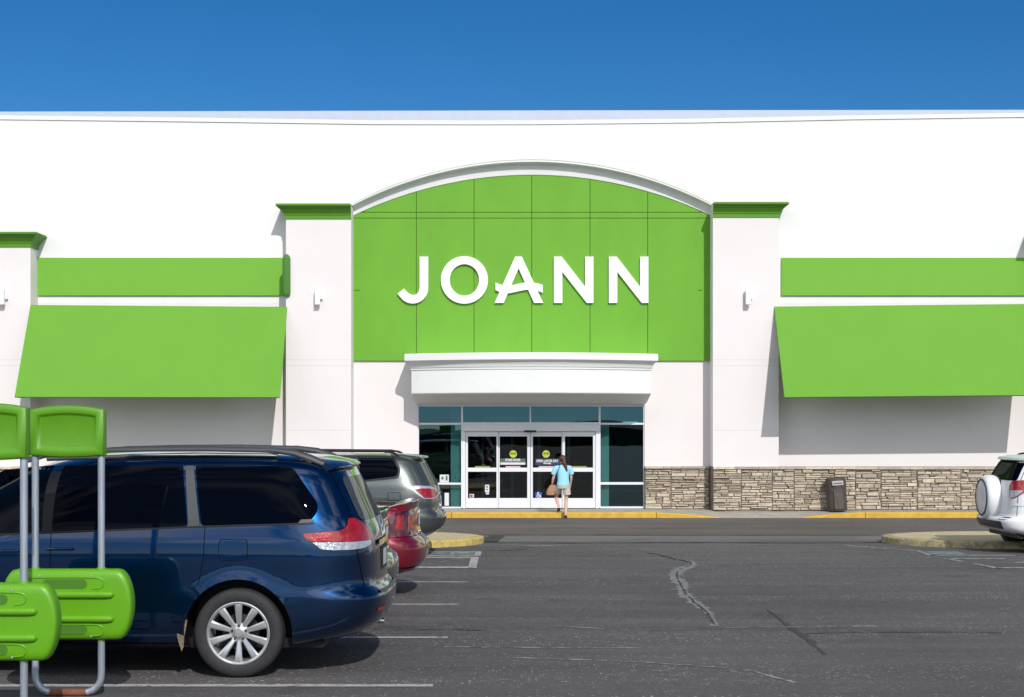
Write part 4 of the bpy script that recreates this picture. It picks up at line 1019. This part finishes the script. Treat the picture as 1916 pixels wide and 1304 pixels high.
# mirrors
for s_ in (1, -1):
    m = MB().tube([(3.72, s_*.90, 1.18), (3.72, s_*1.0, 1.22), (3.70, s_*1.06, 1.24), (3.70, s_*1.17, 1.25), (3.71, s_*1.2, 1.25)], [(.03, .05), (.05, .05), (.10, .075), (.095, .07), (.03, .03)], 14)
    obj('wing_mirror', m, 'navy', vt, smooth=True)
cpart('windscreen', vt, [rnd([(-.62, 1.12), (.62, 1.12), (.55, 1.66), (-.55, 1.66)], .06)], lambda y, z: (lambda a, b, lr, lf: Vector((b-lf*(1-(1-min(1, abs(y)/van.w(z))**van.nf)**(1/van.nf)), y, z)))(*van.ext(z)), .004, 'car_glass', (1,), .08)
cpart('rocker_trim', vt, [rnd([(1.66, .245), (3.7, .245), (3.7, .275), (1.66, .275)], .01)], van.side, .006, 'black_plastic')
for ax in van.axles:
    for s_ in (1, -1): wheel(vt, ax, s_, .985, .358, .250, 10)
m = MB(); pts = [(1.60, .52), (1.625, .545), (1.60, .46), (1.575, .47), (1.585, .40), (1.60, .33), (1.605, .25), (1.62, .215), (1.635, .26), (1.655, .33), (1.66, .42), (1.65, .50), (1.63, .53)]
m.prism(pts, .972, .978); obj('torn_splash_guard', m, 'liner_rag', vt)
m = MB().tube([(.35, -.55, .28), (.22, -.56, .27), (.14, -.57, .26)], .03, 14); obj('exhaust_pipe', m, 'chrome', vt, smooth=True)
m = MB(); m.box(.5, 4.6, -.80, .80, .22, .30); obj('underbody', m, 'black_plastic', vt)

# ---- generic sedan (red, and the charcoal one hidden behind the van) --------
def sedan(label, paint, loc, name='sedan'):
    c = Car([(.24, .42, .3, .80), (.29, .22, .15, .86), (.36, .07, .05, .885), (.46, .01, .01, .90), (.58, .0, .0, .905), (.68, .03, .02, .905), (.71, .085, .05, .90), (.75, .105, .07, .90), (.86, .115, .14, .895),
             (.98, .115, .65, .875), (1.045, .12, 1.05, .855), (1.075, .14, 1.2, .835), (1.09, .30, 1.3, .815), (1.10, .62, 1.36, .79), (1.12, .82, 1.42, .765), (1.20, .96, 1.56, .73), (1.30, 1.12, 1.76, .675), (1.38, 1.30, 1.98, .60), (1.42, 1.55, 2.15, .50), (1.435, 1.8, 2.4, .30), (1.438, 2.0, 2.5, .1)],
            4.9, (1.08, 3.83), .32, .375, nr=3.2, nf=2.6, Lr=.62, Lf=.9)
    t = thing('parked_car', label, 'car', loc, PI, 'cars parked in the left row')
    build_body(t, c, paint)
    lens = rnd([(.24, .80), (.22, .99), (.13, 1.03), (-.02, 1.035), (-.30, 1.02), (-.34, .90), (-.32, .80), (0, .785)], .03, 3)
    for a_ in cpart('tail_lamp', t, [lens], c.corner, .006, 'dark_lens', step=.04):
        sd_ = (1,) if a_.data.vertices[0].co.y > 0 else (-1,)
        cpart('red_lens', t, [rnd([(.17, .83), (.15, .99), (.03, 1.0), (.02, .82)], .02, 3), rnd([(-.05, .82), (-.05, .99), (-.20, .99), (-.22, .83)], .02, 3)], c.corner, .010, 'red_lens', sd_, .04, parent=a_)
    cpart('bumper_moulding', t, [line_poly([(-.30, .625), (.0, .625), (.50, .630)], .018)], c.corner, .012, paint, step=.04)
    cpart('bumper_moulding', t, [line_poly([(-.30, .345), (.0, .345), (.45, .35)], .03)], c.corner, .018, paint, step=.04)
    cpart('bumper_seam', t, [line_poly([(-.72, .735), (.0, .735), (.30, .735), (.42, .70), (.46, .62)], .008)], c.corner, .003, 'dark_seal', step=.04)
    cpart('panel_seam', t, [line_poly([(.18, .75), (.20, 1.0), (.26, 1.06)], .007)], c.side, .003, 'dark_seal', step=.04)
    cpart('trunk_seam', t, [line_poly([(-.62, .76), (-.63, 1.03)], .007), line_poly([(.62, .76), (.63, 1.03)], .007)], c.rear, .003, 'dark_seal', (1,), .05)
    tailplate(t, c, .84, .98)
    m = MB(); rings = []
    for k in range(21):
        u = -1+2*k/20; y = .74*u; x0 = .10+.11*abs(u)**3; z_ = 1.10-.03*abs(u)**4
        rings.append([(x0, y, z_+.055), (x0+.01, y, z_+.068), (x0+.10, y, z_+.055), (x0+.28, y, z_+.012), (x0+.28, y, z_-.04), (x0+.03, y, z_-.03)])
    m.loft(rings); obj('boot_spoiler', m, paint, t, smooth=True, ang=45)
    cpart('rear_side_window', t, [rnd([(1.42, 1.115), (2.45, 1.115), (2.45, 1.37), (1.75, 1.365)], .03)], c.side, .003, 'car_glass')
    cpart('front_side_window', t, [rnd([(2.50, 1.115), (3.4, 1.115), (2.95, 1.36), (2.50, 1.37)], .03)], c.side, .003, 'car_glass')
    cpart('rear_window', t, [rnd([(-.60, 1.13), (.60, 1.13), (.50, 1.36), (-.50, 1.36)], .04)], c.rear, .004, 'car_glass', (1,), .06)
    cpart('door_seam', t, [line_poly([(1.35, 1.08), (1.40, .75), (1.50, .42)], .006), line_poly([(2.47, 1.09), (2.47, .35)], .006)], c.side, .003, 'dark_seal', step=.05)
    for ax in c.axles:
        for s_ in (1, -1): wheel(t, ax, s_, .895, .32, .21, 7)
    obj('underbody', MB().box(.5, 4.4, -.72, .72, .22, .30), 'black_plastic', t)
    return t
sedan('crimson red sedan with boot spoiler, its tail between the navy minivan and the silver wagon', 'crimson', (-1.135, 18.45, g(18.45)))
sedan('charcoal car almost hidden behind the navy minivan, only a bumper corner in view', 'charcoal', (-1.27, 15.45, g(15.45)))

# ---- silver wagon -----------------------------------------------------------
c = Car([(.30, .40, .4, .86), (.36, .22, .2, .90), (.46, .08, .08, .925), (.56, .02, .02, .94), (.66, .0, .0, .945), (.72, .015, .01, .945), (.76, .06, .03, .945), (.80, .085, .05, .94), (.92, .09, .1, .945), (1.02, .10, .22, .94), (1.10, .115, .7, .93), (1.18, .14, 1.2, .915),
         (1.30, .20, 1.42, .88), (1.42, .265, 1.6, .85), (1.54, .33, 1.8, .81), (1.62, .38, 1.95, .77), (1.68, .46, 2.1, .71), (1.715, .62, 2.3, .62), (1.735, .95, 2.5, .45), (1.742, 1.3, 2.6, .25), (1.744, 1.6, 2.7, .1)],
        4.78, (1.02, 3.81), .365, .43, nr=3.2, Lr=.72, flare=.03)
YS = 25.45; wt = thing('parked_car', 'grey silver sport wagon with roof rails and rear spoiler, farthest in the left row', 'car', (-1.255, YS, g(YS)), PI, 'cars parked in the left row')
build_body(wt, c, 'silver')
def sw(pts, Y=24.6, gz=g(YS)): return [(-1.255-(p[0]-970)*Y/2750, 2-(p[1]-802)*Y/2750-gz)+tuple(p[2:]) for p in pts]
cpart('quarter_window', wt, [rnd(sw([(672, 857, .03), (733, 857, .08), (746, 880, .06), (742, 891, .05), (672, 899, .02)]), .04)], c.side, .004, 'car_glass')
q = rnd(sw([(668, 853, .03), (735, 853, .09), (750, 878, .08), (746, 895, .05), (668, 903, .02)]), .04); cpart('window_trim', wt, [q], c.side, .0025, 'black_plastic')
cpart('rear_door_window', wt, [rnd([(1.55, 1.28), (2.45, 1.24), (2.45, 1.66), (1.55, 1.66)], .04)], c.side, .004, 'car_glass')
cpart('front_door_window', wt, [rnd([(2.52, 1.24), (3.4, 1.22), (2.85, 1.64), (2.52, 1.66)], .04)], c.side, .004, 'car_glass')
lens = rnd([(.40, 1.19), (.16, 1.205), (-.05, 1.19), (-.24, 1.15), (-.27, 1.00), (-.05, .975), (.14, .985)], .02, 3)
inner = rnd([(.27, 1.145), (.12, 1.155), (-.05, 1.15), (-.21, 1.13), (-.24, 1.02), (-.05, .995), (.12, 1.0)], .02, 3)
for a_ in cpart('tail_lamp', wt, [lens], c.corner, .008, 'clear_lens', step=.04):
    cpart('red_lens', wt, [inner], c.corner, .013, 'red_lens', ((1,) if a_.data.vertices[0].co.y > 0 else (-1,)), .04, parent=a_)
cpart('rear_window', wt, [rnd([(-.64, 1.20), (.64, 1.20), (.55, 1.58), (-.55, 1.58)], .07)], c.rear, .004, 'car_glass_light', (1,), .08)
cpart('bumper_cladding', wt, [rnd([(-.75, .50), (.55, .36), (.62, .46), (.45, .56), (.20, .62), (-.75, .64)], .03, 3)], c.corner, .006, 'grey_plastic', step=.05)
rp = rnd(sw([(726, 921), (750, 920.5), (750, 936), (726, 936)]), .02); n_ = len(rp); cxm = sum(p[0] for p in rp)/n_; czm = sum(p[1] for p in rp)/n_
cpart('fuel_door', wt, [rp], c.side, .003, 'dark_seal', (1,)); cpart('fuel_door_panel', wt, [[(cxm+(x-cxm)*.93, czm+(z-czm)*.91) for x, z in rp]], c.side, .006, 'silver', (1,))
tailplate(wt, c, .86, 1.0)
cpart('tailgate_garnish', wt, [rnd([(-.45, 1.04), (.45, 1.04), (.45, 1.08), (-.45, 1.08)], .01)], c.rear, .015, 'chrome', (1,), .08)
m = MB(); rings = []
for k in range(21):
    u = -1+2*k/20; y = .60*u; x0 = .30+.10*abs(u)**2.5
    rings.append([(x0, y, 1.665), (x0+.02, y, 1.69), (x0+.30, y, 1.725), (x0+.5, y, 1.735), (x0+.5, y, 1.69), (x0+.1, y, 1.64)])
m.loft(rings); obj('roof_spoiler', m, 'silver', wt, smooth=True, ang=45)
for s_ in (1, -1):
    m = MB().tube([(.75, s_*.60, 1.69), (.85, s_*.60, 1.75), (1.0, s_*.60, 1.775), (2.4, s_*.60, 1.785), (2.6, s_*.60, 1.76), (2.7, s_*.60, 1.70)], .018, 10)
    obj('roof_rail', m, 'black_plastic', wt, smooth=True)
for ax in c.axles:
    for s_ in (1, -1): wheel(wt, ax, s_, .945, .365, .235, 5)
obj('underbody', MB().box(.4, 4.3, -.75, .75, .26, .38), 'black_plastic', wt)
obj('aerial', MB().tube([(1.0, .1, 1.73), (1.18, .1, 1.80)], .006, 6), 'black_plastic', wt)

# ---- white off-roader with spare wheel, right -------------------------------
c = Car([(.34, .30, .4, .82), (.38, .16, .2, .86), (.44, .05, .08, .885), (.52, .01, .02, .90), (.58, .0, .0, .905), (.615, .02, .01, .905), (.635, .10, .02, .905), (.66, .16, .05, .905), (.85, .17, .08, .90), (1.0, .175, .2, .895), (1.10, .18, .75, .89), (1.22, .20, 1.2, .87),
         (1.28, .22, 1.3, .855), (1.40, .28, 1.45, .825), (1.52, .35, 1.62, .795), (1.60, .40, 1.75, .765), (1.655, .46, 1.9, .72), (1.69, .58, 2.05, .64), (1.71, .85, 2.3, .48), (1.717, 1.2, 2.5, .25), (1.719, 1.5, 2.6, .1)],
        4.45, (.88, 3.54), .362, .42, nr=4.2, Lr=.60, flare=.03)
YR = 26.05; rt = thing('parked_car', 'white compact sport utility car with covered spare wheel on its tail', 'car', (8.285, YR, g(YR)), 0.0)
build_body(rt, c, 'white_paint')
lens = rnd([(.60, 1.255), (.30, 1.275), (.10, 1.285), (-.12, 1.26), (-.155, 1.18), (-.15, .99), (-.10, .955), (.02, .985), (.14, 1.06)], .02, 3)
low = rnd([(-.13, 1.10), (-.13, 1.0), (-.10, .975), (.02, 1.0), (.12, 1.07), (.15, 1.11)], .02, 3)
for a_ in cpart('tail_lamp', rt, [lens], c.corner, .008, 'red_lens', step=.04):
    cpart('clear_lens', rt, [low], c.corner, .012, 'clear_lens', ((1,) if a_.data.vertices[0].co.y > 0 else (-1,)), .04, parent=a_)
cpart('rear_window', rt, [rnd([(-.73, 1.27), (.73, 1.27), (.65, 1.63), (-.65, 1.63)], .05)], c.rear, .004, 'car_glass', (1,), .08)
cpart('quarter_window', rt, [rnd([(.62, 1.30), (1.3, 1.29), (1.3, 1.60), (.84, 1.60)], .05)], c.side, .004, 'car_glass')
cpart('rear_door_window', rt, [rnd([(1.38, 1.29), (2.25, 1.27), (2.25, 1.61), (1.38, 1.61)], .04)], c.side, .004, 'car_glass')
cpart('front_door_window', rt, [rnd([(2.32, 1.27), (3.1, 1.25), (2.75, 1.60), (2.32, 1.61)], .04)], c.side, .004, 'car_glass')
cpart('door_seam', rt, [line_poly([(-.80, .66), (-.80, 1.0), (-.78, 1.25), (-.70, 1.6)], .008)], c.rear, .003, 'dark_seal', (1, -1), .06)
cpart('bumper_vent', rt, [rnd([(-.20, .60), (.0, .60), (.0, .64), (-.20, .64)], .01, 2)], c.corner, .006, 'black_plastic', step=.04)
cpart('bumper_insert', rt, [rnd([(-.68, .44), (.68, .44), (.68, .57), (-.68, .57)], .03)], c.rear, .006, 'grey_plastic', (1,), .08)
cpart('character_line', rt, [rnd([(-.14, .84), (-.02, .885), (.35, .885), (.6, .86), (.35, .845)], .01, 2)], c.corner, .012, 'white_paint', step=.05)
m = MB(); rings = []
for k in range(21):
    u = -1+2*k/20; y = .70*u; x0 = .34+.10*abs(u)**3
    rings.append([(x0, y, 1.625), (x0+.02, y, 1.665), (x0+.2, y, 1.70-.01*u*u), (x0+.45, y, 1.712-.02*u*u), (x0+.45, y, 1.67), (x0+.08, y, 1.60)])
m.loft(rings); obj('roof_spoiler', m, 'white_paint', rt, smooth=True, ang=45)
cy_ = .06
m = MB().lathe([(0, -.085), (.16, -.085), (.30, -.08), (.345, -.07), (.375, -.045), (.392, .0), (.396, .06), (.392, .13), (.375, .165), (0, .165)], (.02, cy_, .955), 'x', 56)
sp_ = obj('spare_wheel_cover', m, 'white_paint', rt, smooth=True, ang=35)
obj('cover_rim', MB().lathe([(.30, -.0855), (.33, -.082), (.318, -.094), (.302, -.094)], (.02, cy_, .955), 'x', 56), 'grey_plastic', sp_, smooth=True)
obj('spare_tyre', MB().lathe([(.2, .166), (.36, .166), (.382, .18), (.38, .20), (.36, .215), (.2, .215)], (.02, cy_, .955), 'x', 48), 'rubber', sp_, smooth=True)
for s_ in (1, -1):
    obj('roof_rail', MB().tube([(.72, s_*.62, 1.66), (.82, s_*.62, 1.715), (1.0, s_*.62, 1.74), (2.3, s_*.62, 1.75), (2.5, s_*.62, 1.70)], .018, 10), 'black_plastic', rt, smooth=True)
for ax in c.axles:
    for s_ in (1, -1): wheel(rt, ax, s_, .915, .362, .225, 6)
obj('underbody', MB().box(.3, 4.0, -.75, .75, .28, .42), 'black_plastic', rt)

# ------------------------------------------------------------------ the shopper
def skin_mesh(name, joints, edges, material, parent, lev=2):
    me = bpy.data.meshes.new(name); me.from_pydata([j[0] for j in joints], edges, []); o = bpy.data.objects.new(name, me); C.objects.link(o)
    md = o.modifiers.new('skin', 'SKIN'); md.use_smooth_shade = True
    for i, j in enumerate(joints):
        r_ = j[1]; v = me.skin_vertices[0].data[i]; v.radius = r_ if isinstance(r_, tuple) else (r_, r_); v.use_root = (i == 0)
    sb_ = o.modifiers.new('sub', 'SUBSURF'); sb_.levels = lev; sb_.render_levels = lev
    bpy.context.view_layer.update()
    new = bpy.data.meshes.new_from_object(o.evaluated_get(bpy.context.evaluated_depsgraph_get()))
    o.modifiers.clear(); o.data = new; new.materials.clear(); new.materials.append(M[material])
    for p in new.polygons: p.use_smooth = True
    o.parent = parent; return o
FY = 39.15; ft = GP(1056, 967)
pt = thing('person', 'person in light blue tee and pale shorts stepping up the kerb, seen from behind', 'person', (Xat(1054, FY), FY, g(FY)))
# x right, y away from camera, z up; feet at 0, kerb top 0.15 at y = +0.27
H = 1.66
jt = [((0, 0.02, .90), (.135, .10)),            # 0 pelvis
      ((0, .03, 1.02), (.115, .085)), ((-.005, .05, 1.18), (.13, .09)), ((-.01, .07, 1.32), (.14, .085)),   # 1-3
      ((-.012, .09, 1.41), (.06, .055)), ((-.015, .11, 1.46), (.05, .05)), ((-.015, .125, 1.535), (.075, .09)), ((-.015, .13, 1.60), (.07, .085)),  # 4-7 neck, head
      ((.085, .02, .84), .085), ((.085, .03, .66), .066), ((.075, .05, .47), .050), ((.07, .03, .33), .052), ((.062, .0, .10), .032), ((.062, .0, .04), .036), ((.066, .10, .028), .03),  # 8-14 right leg
      ((-.095, .04, .84), .085), ((-.145, .17, .72), .068), ((-.185, .28, .58), .052), ((-.155, .25, .45), .05), ((-.115, .19, .31), .034), ((-.11, .18, .245), .034), ((-.13, .25, .195), .028),  # 15-21 left leg raised
      ((.15, .07, 1.35), .055), ((.20, .06, 1.22), .042), ((.215, .07, 1.08), .036), ((.20, .13, .95), .028), ((.195, .17, .87), .024), # 22-26 right arm
      ((-.165, .07, 1.35), .055), ((-.225, .05, 1.21), .042), ((-.265, .07, 1.06), .036), ((-.285, .13, .95), .028), ((-.285, .16, .90), .026)] # 27-31 left arm
ed = [(0,1),(1,2),(2,3),(3,4),(4,5),(5,6),(6,7),(0,8),(8,9),(9,10),(10,11),(11,12),(12,13),(13,14),(0,15),(15,16),(16,17),(17,18),(18,19),(19,20),(20,21),(3,22),(22,23),(23,24),(24,25),(25,26),(3,27),(27,28),(28,29),(29,30),(30,31)]
k0 = len(jt)
for hx, hy, hz, s_ in ((.195, .17, .87, 1), (-.285, .16, .90, -1)):
    hi = 26 if s_ == 1 else 31
    for j_ in range(4):
        a = len(jt); o_ = (-.02+.013*j_)
        jt += [((hx+s_*.004, hy+o_, hz-.035), .0095), ((hx-s_*.004, hy+o_+.004, hz-.065-(.008 if j_ in (1, 2) else 0)), .008), ((hx-s_*.014, hy+o_+.01, hz-.088), .007)]
        ed += [(hi, a), (a, a+1), (a+1, a+2)]
    a = len(jt); jt += [((hx-s_*.01, hy+.032, hz-.015), .0095), ((hx-s_*.018, hy+.045, hz-.045), .008)]; ed += [(hi, a), (a, a+1)]
bd = skin_mesh('body', jt, ed, 'skin', pt)
def ell(cx_, cy_, z, rx, ry, n=20, tilt=0): return [(cx_+rx*math.cos(2*PI*k/n), cy_+ry*math.sin(2*PI*k/n)+tilt*math.cos(2*PI*k/n), z) for k in range(n)]
m = MB(); m.loft([ell(-.002, .02, .885, .175, .135), ell(0, .02, .93, .170, .130), ell(0, .03, 1.03, .150, .115), ell(-.005, .045, 1.15, .155, .115), ell(-.01, .06, 1.26, .172, .118), ell(-.012, .07, 1.34, .180, .110), ell(-.012, .08, 1.39, .135, .090), ell(-.014, .09, 1.425, .07, .065)])
m.tube([(.10, .07, 1.355), (.165, .07, 1.345), (.205, .065, 1.25), (.225, .065, 1.17)], [.06, .075, .068, .066], 14)
m.tube([(-.12, .07, 1.355), (-.185, .07, 1.345), (-.235, .055, 1.25), (-.262, .06, 1.17)], [.06, .075, .068, .066], 14)
obj('tee_shirt', m, 'tee', pt, smooth=True)
m = MB(); m.loft([ell(-.002, .025, .80, .165, .128), ell(0, .022, .86, .172, .135), ell(0, .022, .93, .160, .122), ell(0, .025, .95, .15, .115)])
m.tube([(.08, .02, .86), (.09, .025, .76), (.10, .03, .63)], [.095, .098, .102], 16)
m.tube([(-.085, .04, .86), (-.12, .105, .775), (-.15, .185, .70)], [.095, .098, .098], 16)
obj('shorts', m, 'shorts', pt, smooth=True)
m = MB(); hc = Vector((-.015, .118, 1.575)); n = 20; rings = []
for k in range(1, 14):
    a = PI*k/14; rings.append([(hc.x+.092*math.sin(a)*math.cos(2*PI*j/n), hc.y-.012+(.105 if math.sin(2*PI*j/n) < 0 else .085)*math.sin(a)*math.sin(2*PI*j/n), hc.z+.005+.112*math.cos(a)) for j in range(n)])
m.loft(rings[:10]); m.tube([(.0, .01, 1.60), (.01, -.02, 1.56), (.03, -.03, 1.48), (.06, -.035, 1.38), (.085, -.03, 1.28), (.095, -.025, 1.23)], [.03, .042, .045, .042, .03, .008], 12)
obj('hair', m, 'hair', pt, smooth=True)
m = MB()
m.loft([ell(.062, .02, .002, .045, .13), ell(.062, .02, .03, .046, .13), ell(.062, .01, .06, .038, .09), ell(.062, .0, .085, .030, .05)])
m.tube([(-.10, .155, .235), (-.11, .175, .25), (-.125, .23, .205), (-.14, .30, .17)], [(.03, .03), (.04, .045), (.036, .04), (.03, .012)], 14)
objs('shoes', m, 'shoe', pt, smooth=True)
ht = thing('handbag', 'tan leather handbag hanging at the left hip of the person at the door', 'handbag', (Xat(1054, FY)-.31, FY+.10, g(FY)+.62))
m = MB(); m.loft([[(x*s_*.115+dx, y*.055, z) for x, y in ((-1, -.6), (-.7, -1), (.7, -1), (1, -.6), (1, .6), (.7, 1), (-.7, 1), (-1, .6))] for z, s_, dx in ((0, .85, -.03), (.03, 1.05, -.03), (.15, 1.0, .0), (.24, .75, .03), (.27, .6, .035))])
obj('bag_body', m, 'bag', ht, smooth=True, ang=60)
m = MB().tube([(.02, .0, .26), (.05, -.02, .33), (.07, -.01, .27)], .008, 8); obj('bag_handle', m, 'shoe', ht)
m = MB().tube([(.05, -.055, .26), (.13, -.115, .50), (.20, -.14, .74), (.22, -.06, .82), (.22, .04, .80)], .008, 8); obj('bag_strap', m, 'shoe', ht, smooth=True)
